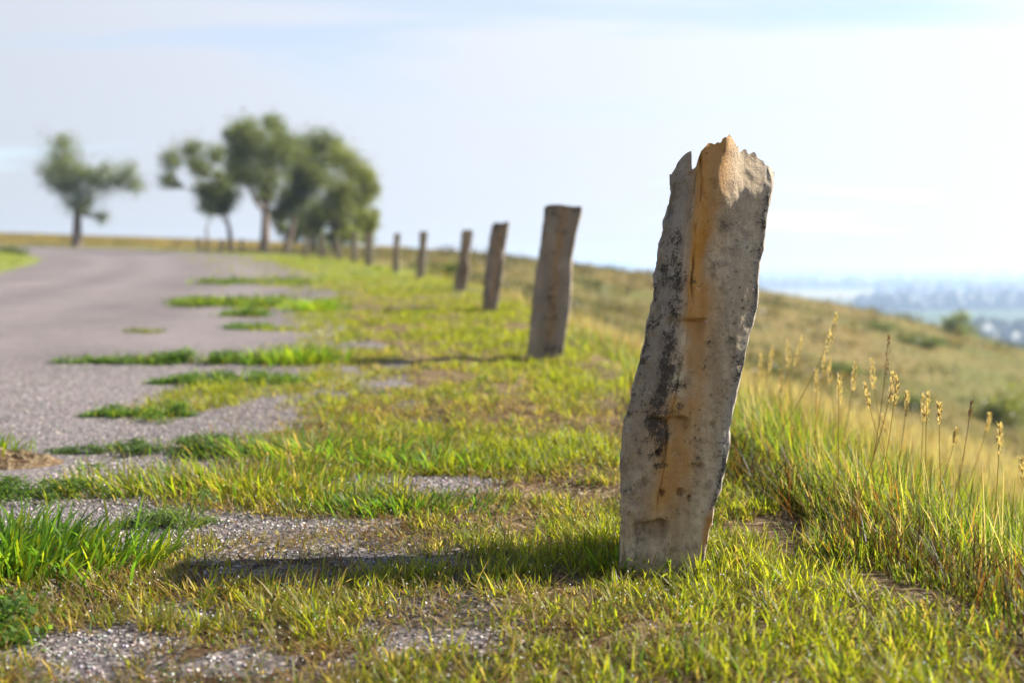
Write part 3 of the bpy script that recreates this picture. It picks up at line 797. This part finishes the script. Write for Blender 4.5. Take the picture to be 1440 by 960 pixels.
put('road_chips', make_mesh('road_chips', V.reshape(-1, 3), F, False, None, np.repeat(cc, 6, 0)), M_CHIP, label='grey stone chips bedded in the broken road edge', cat='gravel', kind='stuff')

# ------------------------------------------------------------------ single plants on the asphalt
def tuft(px, py, rx, ry, n, hh, ww, cols, label, group=None, lean=.35, name='grass_tuft'):
    x = px + np.clip(rng.normal(0, .5, n), -1, 1) * rx; y = py + np.clip(rng.normal(0, .5, n), -1, 1) * ry
    c = np.array(cols)[rng.integers(0, len(cols), n)] * rng.uniform(.7, 1.2, (n, 1))
    yaw = np.arctan2(y - py, x - px) + rng.normal(0, .9, n)
    z0 = float(surf_z(px, py))
    S = blades(np.stack([x - px, y - py, surf_z(x, y) - z0 - .003], 1), yaw, hh * rng.uniform(.45, 1.15, n), ww * rng.uniform(.7, 1.3, n), np.clip(rng.normal(lean, .2, n), 0, .9), rng.uniform(.05, .55, n), 5, c * .8, c)
    return blade_object(name, [S], M_GRASS, loc=(px, py, z0), label=label, cat='grass tuft', group=group)

FG = np.array([.17, .34, .035]); BG = np.array([.24, .42, .04])
GT = 'grass tufts rooted in the broken road edge'
tuft(-1.12, 2.10, .36, .16, 1500, .115, .0062, [FG, BG, FG, YG, DG], 'big lush bright green grass tuft with broad blades on bare asphalt', GT, .32)
tuft(-1.75, 3.15, .16, .14, 420, .10, .005, [YG, BG, FG], 'small bright grass tuft beside the low brown soil mound on the asphalt', GT)
tuft(-0.78, 2.78, .46, .17, 1500, .085, .0042, [YG, YG, OL, ST, FG], 'wide mound of upright yellow green grass between two bare asphalt strips', GT, .25)
tuft(-0.62, 3.22, .40, .16, 900, .10, .0048, [YG, BG, FG, ST], 'arching grass clump behind the bare asphalt strip left of the notched post', GT, .5)
tuft(-0.25, 3.05, .24, .10, 420, .085, .005, [BG, FG, YG], 'loose spray of broad grass blades at the back of the bare asphalt strip', GT, .5)
tuft(-0.30, 2.56, .28, .08, 600, .06, .0045, [FG, DG, YG, DG], 'dark green grass strip shaded by the notched post', GT, .35)  # extra deep green puts the post's shadow into the blade colour
tuft(-1.22, 5.75, .26, .2, 500, .13, .006, [BG, FG, YG], 'bright grass tuft at the turf end of the longest weed strip', GT)
tuft(-2.0, 10.2, .32, .3, 520, .16, .009, [BG, YG, BG], 'bright green grass clump at the ragged turf edge beyond the weed strips', GT)
tuft(-0.62, 1.95, .36, .08, 520, .06, .0038, [ST, ST, OL, BR, YG], 'thin dry tawny tuft in front of the big lush tuft', GT, .4)

tuft(0.27, 2.06, .10, .03, 90, .085, .005, [BG, YG, FG], 'few tall blades standing against the foot of the notched post', GT, .25)
tuft(0.49, 2.12, .05, .05, 110, .07, .0045, [YG, OL, ST], 'small tuft at the sunlit corner of the notched post foot', GT, .35)
# dew on blade tips
tips = np.concatenate([sets0[0][0][6::7], sets0[2][0][6::7]])
k = rng.random(len(tips)) < .045
tips = tips[k] + np.array([0, 0, .0005]); n = len(tips)
ico = np.array([[0, 0, 1], [.89, 0, .45], [.28, .85, .45], [-.72, .53, .45], [-.72, -.53, .45], [.28, -.85, .45], [.72, .53, -.45], [-.28, .85, -.45], [-.89, 0, -.45], [-.28, -.85, -.45], [.72, -.53, -.45], [0, 0, -1]])
icf = np.array([[0, 1, 2], [0, 2, 3], [0, 3, 4], [0, 4, 5], [0, 5, 1], [1, 6, 2], [2, 7, 3], [3, 8, 4], [4, 9, 5], [5, 10, 1], [6, 7, 2], [7, 8, 3], [8, 9, 4], [9, 10, 5], [10, 6, 1], [11, 7, 6], [11, 8, 7], [11, 9, 8], [11, 10, 9], [11, 6, 10]])
V = ico[None] * rng.uniform(.0007, .0015, (n, 1, 1)) + tips[:, None, :]
dw = NT('dew_water')
dwp = dw.n('ShaderNodeBsdfPrincipled', {'Base Color': (.8, .83, .8, 1), 'Roughness': .12, 'Specular IOR Level': 1.0})
put('dew', make_mesh('dew', V.reshape(-1, 3), (icf[None] + (np.arange(n) * 12)[:, None, None]).reshape(-1, 3), True), dw.surf(dwp.outputs[0]), label='tiny dew drops glinting on the turf blade tips', cat='dew', kind='stuff')

LEAFQ = np.array([[0, 0, 0], [.5, .28, .06], [1, 0, 0], [.5, -.28, .06]])
def leaf_cloud(P, size, cols, up=0.6):
    n = len(P)
    a = rng.uniform(0, 2 * np.pi, n); pt = rng.normal(0, up, n); rl = rng.normal(0, up, n)
    L = LEAFQ[None] * size[:, None, None]
    x, y, z = L[..., 0], L[..., 1], L[..., 2]
    y, z = y * np.cos(rl)[:, None] - z * np.sin(rl)[:, None], y * np.sin(rl)[:, None] + z * np.cos(rl)[:, None]
    x, z = x * np.cos(pt)[:, None] - z * np.sin(pt)[:, None], x * np.sin(pt)[:, None] + z * np.cos(pt)[:, None]
    x, y = x * np.cos(a)[:, None] - y * np.sin(a)[:, None], x * np.sin(a)[:, None] + y * np.cos(a)[:, None]
    V = np.stack([x, y, z], 2) + P[:, None, :]
    F = np.arange(n * 4).reshape(n, 4)
    return V.reshape(-1, 3), F, np.repeat(cols, 4, 0)

def tube(pts, rad, ns=5):
    pts = np.asarray(pts, float); rad = np.asarray(rad, float); m = len(pts)
    tg = np.gradient(pts, axis=0); tg /= np.linalg.norm(tg, axis=1, keepdims=True) + 1e-9
    ref = np.where(np.abs(tg[:, 2:3]) > .9, np.array([[1., 0, 0]]), np.array([[0, 0, 1.]]))
    a = np.cross(tg, ref); a /= np.linalg.norm(a, axis=1, keepdims=True) + 1e-9
    b = np.cross(tg, a)
    th = np.arange(ns) * 2 * np.pi / ns
    V = pts[:, None] + rad[:, None, None] * (a[:, None] * np.cos(th)[None, :, None] + b[:, None] * np.sin(th)[None, :, None])
    i = np.arange(m * ns).reshape(m, ns); j = np.roll(i, -1, 1)
    F = np.stack([i[:-1].ravel(), j[:-1].ravel(), j[1:].ravel(), i[1:].ravel()], 1)
    return V.reshape(-1, 3), F

def join(parts):
    Vs, Fs, off = [], [], 0
    for V, F in parts:
        Vs.append(V); Fs.append(F + off); off += len(V)
    return np.concatenate(Vs), np.concatenate(Fs)

M_STEM = leaf_material('weed_stems', 0.1, .6, .3)
def weed_mat(px, py, rx, ry, hh, n, ls, label, group='low weed mats creeping over the asphalt', cols=None):
    z0 = float(surf_z(px, py))
    o = put('weed_mat', None, None, loc=(px, py, z0), label=label, cat='weed', group=group)
    n = int(n * 2.2); ns = max(14, int(n / 150))
    stems, LP = [], []
    def prof(t):      # tongue: full at the turf end, ragged and thin at its tip
        p = np.clip((1 + t) / 2, 0, 1) ** .55 * (.75 + .55 * fbm(t * 2.6 + px * 5, 0 * t + py, oct=3, seed=401))
        return np.clip(p * smooth(1.0, .8, np.abs(t)) if rx < .5 else p, .06, 1.3)
    for i in range(ns):
        t = rng.uniform(-1, 1); w = float(prof(np.array([t]))[0])
        x0 = t * rx; y0 = rng.normal(0, .45) * ry * w
        ang = rng.normal(np.pi, 1.1)
        ln = rng.uniform(.3, 1.0) * min(max(ry, .04), rx) * (.4 + .6 * w)
        s = np.linspace(0, 1, 6)
        p = np.stack([x0 + np.cos(ang) * ln * s, y0 + np.sin(ang) * ln * s * .7, .003 + hh * w * rng.uniform(.2, 1.1) * np.sin(s * 2.4) * (1 - .3 * s)], 1)
        p[:, 2] += surf_z(px + p[:, 0], py + p[:, 1]) - z0
        stems.append(tube(p, np.linspace(.0013, .0006, 6) * (1 + py / 8), 4))
        m = max(6, int(n / ns * (.4 + .8 * w)))
        q = rng.random(m); k = np.minimum((q * 5).astype(int), 4); f = q * 5 - k
        lp = p[k] * (1 - f[:, None]) + p[k + 1] * f[:, None]
        lp = lp + rng.normal(0, 1, (m, 3)) * np.array([ls * 1.3, ls * 1.3, ls * .5])
        lp[:, 2] = np.maximum(lp[:, 2], surf_z(px + lp[:, 0], py + lp[:, 1]) - z0 + .002)
        LP.append(lp)
    V, F = join(stems)
    put('stems', make_mesh('stems', V, F, True, None, np.tile([[.16, .13, .05]], (len(V), 1))), M_STEM, parent=o, kind='stuff')
    LP = np.concatenate(LP); m = len(LP)
    cs = np.array(cols if cols is not None else [[.12, .24, .05], [.16, .29, .07], [.09, .18, .04], [.22, .34, .06]])
    V, F, C = leaf_cloud(LP, ls * rng.uniform(.6, 1.3, m), cs[rng.integers(0, len(cs), m)] * rng.uniform(.75, 1.2, (m, 1)), .5)
    put('leaves', make_mesh('leaves', V, F, False, None, C), M_GRASS, parent=o, kind='stuff')
    return o
_wm = weed_mat
def weed_mat(px, py, rx, ry, hh, n, ls, label, **kw):
    o = _wm(px, py, rx, ry * 1.25, hh * 1.25, n, ls, label, **kw)
    m = int(260 * rx / .4); t = rng.beta(2, 1.2, m) * 2 - 1
    x, y = t * rx, rng.normal(0, .45, m) * ry
    c = np.array([FG, YG, OL, DG])[rng.integers(0, 4, m)] * rng.uniform(.6, 1.1, (m, 1))
    S = blades(np.stack([x, y, surf_z(px + x, py + y) - o.location[2] - .003], 1), rng.uniform(0, 6.3, m), hh * rng.uniform(.5, 1.5, m), (.002 + .0006 * py) * rng.uniform(.7, 1.3, m), np.clip(rng.normal(.45, .25, m), 0, .95), rng.uniform(0, .5, m), 3, c * .9, c)
    blade_object('blades', [S], M_GRASS, parent=o, kind='stuff')
weed_mat(-1.85, 5.75, .80, .10, .07, 3600, .022, 'long thin green weed strip growing in a crack across the asphalt')
weed_mat(-1.36, 4.92, .40, .14, .07, 2600, .018, 'dark green weed strip beside the longest weed strip on the asphalt')
weed_mat(-1.50, 3.98, .21, .11, .045, 2200, .013, 'isolated low green weed patch lying alone on bare asphalt')
weed_mat(-1.10, 3.28, .40, .12, .05, 3800, .011, 'fine-leaved creeping weed mat running out from the arching grass clump', cols=[[.11, .19, .07], [.15, .24, .09], [.09, .16, .05]])
weed_mat(-1.38, 2.72, .34, .13, .05, 4000, .009, 'fine-leaved weed mat behind the big lush grass tuft')
weed_mat(-0.86, 2.42, .10, .08, .07, 1500, .008, 'feathery pale green weed at the side of the big lush tuft', cols=[[.22, .33, .12], [.18, .28, .1]])
weed_mat(-0.98, 1.68, .16, .12, .05, 1500, .016, 'broad-leaved bright green weed patch on asphalt in front of the dry tawny tuft', cols=[[.12, .24, .04], [.17, .29, .06]])
weed_mat(-3.05, 11.1, .62, .5, .10, 1800, .05, 'large yellow green weed patch far out on the asphalt', cols=[[.22, .3, .05], [.16, .26, .05]])
weed_mat(-2.55, 9.5, .20, .14, .07, 600, .035, 'small dark weed patch in front of the large yellow green patch')
weed_mat(-2.12, 8.1, .16, .12, .06, 600, .03, 'smallest dark green weed patch, near the turf edge on the asphalt')
weed_mat(-2.85, 7.75, .14, .1, .03, 160, .025, 'sparse dry weed sprig out on open asphalt', cols=[[.3, .3, .12], [.2, .26, .08]])
weed_mat(-4.2, 17.0, .9, .7, .10, 900, .07, 'far weed patch on the asphalt where the road bends', cols=[[.2, .28, .06], [.14, .22, .05]])
weed_mat(0.50, 2.62, .20, .10, .035, 1500, .009, 'tiny-leaved ground weed at the foot of the notched post', cols=[[.14, .2, .06], [.2, .24, .08]])

# low mound of bare soil on the asphalt
def soil_mound():
    n = 26; a = np.linspace(-1, 1, n); AX, AY = np.meshgrid(a, a)
    r = np.hypot(AX, AY)
    z = .035 * np.clip(1 - r ** 2, -.2, 1) * (1 + .6 * fbm(AX * 3, AY * 3, oct=4, seed=7))
    px, py = -1.58, 3.12
    X, Y = AX * .16, AY * .10
    zs = surf_z(px + X, py + Y); z0 = float(surf_z(px, py))
    V = np.stack([X.ravel(), Y.ravel(), (z + zs - z0 - .002).ravel()], 1)
    i = np.arange(n * n).reshape(n, n)
    F = np.stack([i[:-1, :-1].ravel(), i[:-1, 1:].ravel(), i[1:, 1:].ravel(), i[1:, :-1].ravel()], 1)
    put('soil_mound', make_mesh('soil_mound', V, F, True, {'near': np.ones(n * n), 'lawn': np.zeros(n * n)}), M_GROUND, loc=(px, py, z0), label='low mound of brown soil lying on the asphalt', cat='soil')
soil_mound()

# ------------------------------------------------------------------ seed stalks on the bank
def stalk(u, v, Y, head_px, dark=False, lab=None):
    top = ray_at(u, v, Y)
    lean = rng.normal(-.02, .09); bx, by = top[0] + lean * 1.2, Y + rng.normal(0, .03)
    bz = float(surf_z(bx, by)) - .01
    root = put('seed_stalk', None, None, loc=(bx, by, bz), cat='seed stalk', group='seed stalks rising from the bank grass',
               label=lab or 'pale straw seed stalk rising above the tall bank grass')
    t = np.linspace(0, 1, 9)[:, None]
    tip = top - np.array([bx, by, bz])
    mid = tip * .55 + np.array([-lean * .35, 0, tip[2] * .06])
    p = (1 - t) ** 2 * 0 + 2 * t * (1 - t) * mid + t * t * tip
    V, F = tube(p, np.linspace(.0014, .0008, 9), 5)
    c = np.array([.20, .10, .06]) if dark else np.array([.42, .33, .14])
    put('stem', make_mesh('stem', V, F, True, None, np.tile(c, (len(V), 1))), M_STRAW, parent=root)
    L = head_px / FPX * Y
    if dark:
        m = 26
    else:
        m = 110
    d = tip - mid; d /= np.linalg.norm(d)
    s = rng.random(m) ** .9
    rad = L * .062 * np.sin(np.clip(s * .92 + .08, 0, 1) * np.pi) ** .6 * (.5 if dark else 1)
    ph = rng.uniform(0, 6.3, m)
    C = tip[None] - d[None] * (L * (1 - s))[:, None] + np.stack([np.cos(ph) * rad, np.sin(ph) * rad, 0 * rad], 1)
    hl = rng.uniform(.006, .015, m)
    e1 = C + (d[None] + np.stack([np.cos(ph), np.sin(ph), 0 * ph], 1) * .45) * hl[:, None]
    sd = np.stack([-np.sin(ph), np.cos(ph), 0 * ph], 1) * .0018
    mm = C * .55 + e1 * .45
    V = np.stack([C, mm + sd, e1, mm - sd], 1).reshape(-1, 3)
    F = np.arange(m * 4).reshape(m, 4)
    cc = (np.array([.16, .07, .04]) if dark else np.array([.62, .50, .31])) * rng.uniform(.7, 1.2, (m, 1))
    put('seed_head', make_mesh('seed_head', V, F, False, None, np.repeat(cc, 4, 0)), M_STRAW, parent=root)
for a in ((1128, 474, 3.3, 44), (1108, 478, 3.5, 40), (1086, 488, 3.7, 36), (1160, 496, 3.1, 38), (1166, 505, 3.2, 38), (1203, 511, 2.9, 42), (1180, 529, 2.45, 42),
          (1226, 506, 2.8, 44), (1217, 541, 2.4, 36), (1256, 526, 2.35, 40), (1261, 532, 2.3, 44), (1276, 553, 2.6, 34), (1299, 556, 2.6, 38), (1304, 555, 2.35, 42), (1321, 569, 2.3, 30),
          (1148, 520, 3.0, 36), (1392, 582, 2.8, 30), (1406, 598, 2.25, 44), (1345, 604, 2.5, 22), (1437, 645, 2.2, 40), (1070, 500, 4.0, 34), (1098, 520, 3.3, 34), (1241, 585, 2.9, 26)):
    stalk(*a)
stalk(1176, 442, 2.75, 62, lab='tallest pale seed stalk with the longest seed head on the bank')
stalk(1249, 473, 2.7, 60, True, 'tall dark reddish stalk standing up among the pale seed heads')
stalk(1366, 566, 2.6, 30, True, 'short dark thin stalk apart from the pale seed heads on the bank')

# ------------------------------------------------------------------ trees
LG = [np.array([.20, .25, .08]), np.array([.17, .215, .07]), np.array([.26, .30, .08])]
def tree(base_u, Y, base_r, blobs, label, name='broadleaf_tree', dens=1.0, tone=0, trunk_top=None, lsz=.15):
    bx = (base_u - 720) / FPX * Y
    bz = float(surf_z(bx, Y))
    root = put(name, None, None, loc=(bx, Y, bz), label=label, cat='tree', group='trees at the road bend')
    o = np.array([bx, Y, bz])
    parts, LP = [], []
    px_m = Y / FPX
    C = []
    for u, v, r in blobs:
        p = ray_at(u, v, Y) - o
        p[1] += rng.normal(0, .8)
        C.append((p, r * px_m))
    fork = np.array([0.02, 0, 0.22 * max(p[2] for p, r in C)]) if trunk_top is None else ray_at(trunk_top[0], trunk_top[1], Y) - o
    tp = np.linspace(0, 1, 6)[:, None] * fork[None]
    tp[:, 0] += .04 * np.sin(np.linspace(0, 4, 6)); tp[0, 2] -= .25
    parts.append(tube(tp, np.linspace(base_r * 1.25, base_r * .85, 6), 9))
    # limbs: each clump grows from the nearest lower limb
    nodes = [(fork, base_r * .8)]
    for p, r in sorted(C, key=lambda q: q[0][2] + .3 * abs(q[0][0])):
        best = min(nodes, key=lambda q: np.linalg.norm(q[0] - p) + 2.5 * max(0, q[0][2] - p[2] + .2) + .55 * np.linalg.norm(q[0] - fork))
        a = best[0]
        t = np.linspace(0, 1, 6)[:, None]
        mid = a * .5 + p * .5 + np.array([rng.normal(0, .15), rng.normal(0, .15), -.12 * np.linalg.norm(p - a)])
        cv = (1 - t) ** 2 * a + 2 * t * (1 - t) * mid + t * t * p
        r0 = max(best[1] * .72, .03)
        parts.append(tube(cv, np.linspace(r0, max(r0 * .45, .02), 6), 6))
        nodes.append((p, max(r0 * .5, .025))); nodes.append((cv[3], r0 * .7))
        # twigs and their leaf clumps
        for q in range(int(16 * dens)):
            e = rng.normal(0, 1, 3); e /= np.linalg.norm(e)
            e = p + e * r * rng.uniform(.5, 2.2) * np.array([1, 1.1, .85])
            st = cv[rng.integers(3, 6)]
            t2 = np.linspace(0, 1, 4)[:, None]
            parts.append(tube(st * (1 - t2) + e * t2 + np.array([0, 0, .08]) * np.sin(t2 * 3.1), np.linspace(.025, .008, 4), 4))
            m = int(26 * dens)
            tl = rng.random((m, 1)) * .7 + .3
            LP.append(st * (1 - tl) + e * tl + rng.normal(0, 1, (m, 3)) * np.array([.17, .17, .14]) * (r / .85 + .3))
        nb = sorted(C, key=lambda c: np.linalg.norm(c[0] - p))[1:3]
        for cc_, rr_, f_ in [(p, r, 1.0)] + [(p * .5 + c[0] * .5, .5 * (r + c[1]) * .9, .45) for c in nb if np.linalg.norm(c[0] - p) < 2.6 * r]:
            LP.append(cc_ + rng.normal(0, 1, (int(520 * dens * f_ * min(1.3, (rr_ / .75) ** 2)) + 30, 3)) * rr_ * np.array([.78, .85, .68]))
    V, F = join(parts)
    put('trunk', make_mesh('trunk', V, F, True), M_BARK, parent=root)
    LP = np.concatenate(LP); m = len(LP)
    cl = fbm(LP[:, 0] * .9, LP[:, 2] * .9, LP[:, 1] * .9, oct=2, seed=300)
    cc = LG[tone] * rng.uniform(.7, 1.35, (m, 1)) * (1 + .25 * cl[:, None])
    V, F, Cc = leaf_cloud(LP, lsz * rng.uniform(.6, 1.4, m), cc, .8)
    put('crown', make_mesh('crown', V, F, False, None, Cc), M_LEAF, parent=root)
    return root
tree(110, 100, .42, [(85, 210, 20), (95, 238, 18), (74, 243, 13), (108, 255, 16), (126, 275, 16), (104, 285, 12), (148, 256, 14), (160, 240, 10), (178, 238, 10), (190, 262, 11), (141, 306, 8), (120, 295, 9), (132, 250, 10), (80, 226, 12), (168, 256, 8), (98, 262, 12), (84, 262, 10), (115, 240, 10), (92, 200, 9)],
     'lone forked broadleaf tree standing by itself past the bend', dens=.6, trunk_top=(109, 297), lsz=.22)
tree(326, 74, .17, [(265, 208, 13), (246, 225, 12), (240, 256, 8), (300, 212, 12), (285, 236, 11), (275, 262, 10), (300, 266, 14), (324, 270, 13), (300, 284, 12), (320, 290, 11), (272, 232, 7), (330, 245, 10), (312, 250, 9)],
     'spreading tree with sparse side branches at the open end of the grove', dens=1.35, trunk_top=(322, 318), lsz=.16)
tree(292, 76, .09, [(285, 288, 9), (300, 296, 9), (292, 275, 9)], 'thin small tree under the sparse side branches of the spreading tree', dens=.6, trunk_top=(291, 320), lsz=.15)
tree(372, 70, .30, [(375, 168, 11), (345, 184, 15), (360, 200, 18), (390, 195, 15), (334, 214, 14), (370, 224, 18), (402, 214, 15), (350, 245, 14), (385, 254, 16), (366, 272, 10), (330, 190, 9), (335, 240, 9)],
     'tallest tree of the grove with thick trunk and high pointed crown', dens=1.7, trunk_top=(374, 300))
tree(402, 73, .22, [(440, 198, 16), (424, 214, 15), (460, 204, 15), (440, 234, 18), (416, 246, 14), (455, 250, 16), (430, 270, 16), (410, 282, 12), (400, 300, 10), (470, 215, 10)],
     'dense round-crowned tree beside the tallest tree of the grove', dens=1.7, tone=1, trunk_top=(414, 308))
tree(474, 68, .26, [(482, 222, 14), (500, 240, 15), (515, 250, 11), (490, 264, 17), (470, 276, 15), (510, 274, 12), (486, 295, 15), (460, 300, 13), (504, 300, 12), (440, 312, 11), (476, 318, 10), (512, 316, 9), (522, 262, 8), (495, 330, 11), (470, 335, 10), (515, 335, 7)],
     'broad yellow green tree at the post end of the grove', dens=1.7, tone=2, trunk_top=(474, 318))
tree(440, 76, .2, [(426, 300, 12), (446, 290, 12), (450, 325, 9), (402, 272, 10), (418, 320, 9), (390, 318, 8), (430, 330, 8), (405, 335, 9), (455, 340, 9), (385, 300, 9)], 'low dark tree filling the middle of the grove under larger crowns', dens=1.2, tone=1, trunk_top=(438, 326))
tree(519, 44, .08, [(519, 306, 7), (513, 315, 6), (527, 316, 6), (520, 322, 6), (522, 298, 5)], 'small bright green sapling beyond the sixth limestone post', dens=.9, tone=2, trunk_top=(519, 335), lsz=.11)

# ------------------------------------------------------------------ shrubs on the slope
def shrub(u, v, Y, rpx, hpx, label, tone=1, lsz=None):
    x = (u - 720) / FPX * Y
    z = float(surf_z(x, Y)); px_m = Y / FPX
    root = put('shrub', None, None, loc=(x, Y, z), label=label, cat='shrub', group='shrubs scattered on the slope')
    rr, hh = rpx * px_m, hpx * px_m
    parts, LP = [], []
    for i in range(26):
        a = rng.uniform(0, 6.3); q = np.sqrt(rng.random())
        e = np.array([np.cos(a) * rr * q, np.sin(a) * rr * q, hh * rng.uniform(.25, 1.0) * (1 - .45 * q * q)])
        t = np.linspace(0, 1, 4)[:, None]
        parts.append(tube(e * t + np.array([0, 0, .12 * hh]) * np.sin(t * 3.1) - np.array([0, 0, .05]), np.linspace(.03, .008, 4) * max(.4, rr), 4))
        LP.append(e + rng.normal(0, 1, (60, 3)) * np.array([.2 * rr, .2 * rr, .13 * hh]))
    V, F = join(parts)
    put('stems', make_mesh('stems', V, F, True), M_BARK, parent=root)
    LP = np.concatenate(LP); LP[:, 2] = np.maximum(LP[:, 2], .03); m = len(LP)
    V, F, C = leaf_cloud(LP, (lsz or .13 * rr + .02) * rng.uniform(.6, 1.4, m), LG[tone] * rng.uniform(.7, 1.3, (m, 1)), .8)
    put('foliage', make_mesh('foliage', V, F, False, None, C), M_LEAF, parent=root)
shrub(1228, 0, 82, 9, 20, 'small dark shrub standing on the skyline of the slope')
shrub(1350, 0, 62, 22, 34, 'rounded green shrub on the lower slope near its skyline', 0)
shrub(1425, 0, 30, 36, 62, 'large green shrub on the slope behind the bank grass', 2)
shrub(1200, 0, 80, 7, 10, 'low tuft-like shrub uphill of the small dark skyline shrub')
shrub(1255, 0, 80, 7, 9, 'low shrub downhill of the small dark skyline shrub')
shrub(640, 0, 27, 15, 22, 'small grey green bush behind the narrow-waisted limestone post', 0)
shrub(1300, 0, 48, 30, 14, 'wide low dark shrub spreading across the middle of the slope')
shrub(1240, 0, 52, 18, 10, 'low dark shrub uphill of the wide low one on the slope')
shrub(1180, 0, 30, 26, 24, 'dark shrub showing just over the seed stalks', 1)
shrub(1290, 0, 26, 24, 22, 'dark low shrub behind the bank grass above the big green shrub', 1)
shrub(20, 0, 58, 24, 9, 'low dark green shrub on the left road verge', 1)

LP, CC, SZ = [], [], []
for i in range(420):
    yy = rng.uniform(18, 95); xx = shoulder(yy) + rng.uniform(2, .62 * yy + 6)
    r = rng.uniform(.12, .5) * (1 + yy / 90); zz_ = float(surf_z(xx, yy))
    m = 55
    q = rng.normal(0, 1, (m, 3)) * np.array([r * .6, r * .6, r * .28]); q[:, 2] = np.abs(q[:, 2])
    LP.append(q + np.array([xx, yy, zz_])); SZ.append(np.full(m, r * .28))
    CC.append(np.array([[.09, .105, .035], [.14, .12, .045], [.20, .155, .06]])[rng.integers(0, 3)] * rng.uniform(.7, 1.2, (m, 1)))
V, F, C = leaf_cloud(np.concatenate(LP), np.concatenate(SZ) * rng.uniform(.6, 1.4, sum(len(q) for q in LP)), np.concatenate(CC), .8)
put('slope_scrub', make_mesh('slope_scrub', V, F, False, None, C), M_LEAF, label='low olive scrub dotted thickly over the dry slope', cat='scrub', kind='stuff')

x, y = sample(60000, -1.3, 1.1, 1.2, 4.6)
k = (rng.random(len(x)) < lawn_mask(x, y) * smooth(.15, .5, fbm(x * 3.3, y * 3.3, oct=3, seed=501)))
x, y = x[k], y[k]; n = len(x)
V, F, C = leaf_cloud(np.stack([x, y, surf_z(x, y) + rng.uniform(.004, .022, n)], 1), rng.uniform(.005, .012, n), np.array([[.13, .20, .06], [.19, .25, .08], [.24, .19, .08]])[rng.integers(0, 3, n)] * rng.uniform(.7, 1.2, (n, 1)), .35)
put('turf_weeds', make_mesh('turf_weeds', V, F, False, None, C), M_GRASS, label='small-leaved weeds growing flat among the turf', cat='weeds', kind='stuff')

# ------------------------------------------------------------------ far valley: tree lines
def tree_line(x0, y0, x1, y1, w, n, hh, label):
    t = rng.random(n)
    cx = x0 + (x1 - x0) * t + rng.normal(0, w, n); cy = y0 + (y1 - y0) * t + rng.normal(0, w, n)
    r = hh * rng.uniform(.35, .8, n)
    ph = np.linspace(0, np.pi, 6)[1:-1]; th = np.arange(8) * np.pi / 4
    U = np.array([[0, 0, 1.]] + [[np.sin(p) * np.cos(a), np.sin(p) * np.sin(a), np.cos(p)] for p in ph for a in th] + [[0, 0, -1.]])
    fs = []
    for a in range(8):
        b = (a + 1) % 8
        fs.append([0, 1 + a, 1 + b, 1 + b])
        for k in range(3): fs.append([1 + 8 * k + a, 9 + 8 * k + a, 9 + 8 * k + b, 1 + 8 * k + b])
        fs.append([25 + a, 33, 33, 25 + b])
    tris = []
    for q in fs:
        tris.append(q[:3]) if q[2] == q[3] else (tris.append([q[0], q[2], q[3]]) if q[1] == q[2] else tris.extend([[q[0], q[1], q[2]], [q[0], q[2], q[3]]]))
    tris = np.array(tris)
    V = U[None] * (r[:, None, None]) * rng.uniform(.7, 1.25, (n, 34, 1)); V[:, :, 2] *= 1.15
    V += np.stack([cx, cy, PZ + r * .8], 1)[:, None, :]
    F = (tris[None] + (np.arange(n) * 34)[:, None, None]).reshape(-1, 3)
    c = np.array([.05, .07, .03]) * rng.uniform(.7, 1.3, (n, 1))
    put('distant_wood', make_mesh('distant_wood', V.reshape(-1, 3), F, False, None, np.repeat(c, 34, 0)), M_LEAF, label=label, cat='woods', kind='stuff')
tree_line(480, 1330, 1500, 1560, 22, 420, 16, 'dark tree line across the valley floor beyond the pale field')
tree_line(330, 690, 520, 720, 16, 90, 15, 'dark wood in the valley at the foot of the slope')
tree_line(500, 2600, 2600, 2900, 60, 500, 18, 'blurred blue band of woods across the middle valley')
tree_line(300, 4300, 4300, 4700, 120, 600, 22, 'faint far band of woods below the valley horizon')
tree_line(700, 1900, 2000, 1850, 30, 220, 16, 'broken hedge line of trees between valley fields')

# ------------------------------------------------------------------ haze: closed box of even, thin air
hv = np.array([[x, y, z] for x in (-16500, 16500) for y in (-16500, 16500) for z in (-70.0, 24.0)], float)
hf = np.array([[0, 1, 3, 2], [4, 6, 7, 5], [0, 4, 5, 1], [2, 3, 7, 6], [0, 2, 6, 4], [1, 5, 7, 3]])
hm = NT('haze_air')
pv = hm.n('ShaderNodeVolumePrincipled', {'Color': (0.53, 0.70, 1.0, 1), 'Density': 0.00042, 'Anisotropy': 0.3})
hm.link(pv.outputs[0], hm.out.inputs['Volume'])
put('haze', make_mesh('haze', hv, hf), hm.m, kind='stuff', label='thin pale haze lying over the whole valley and slope', cat='haze')
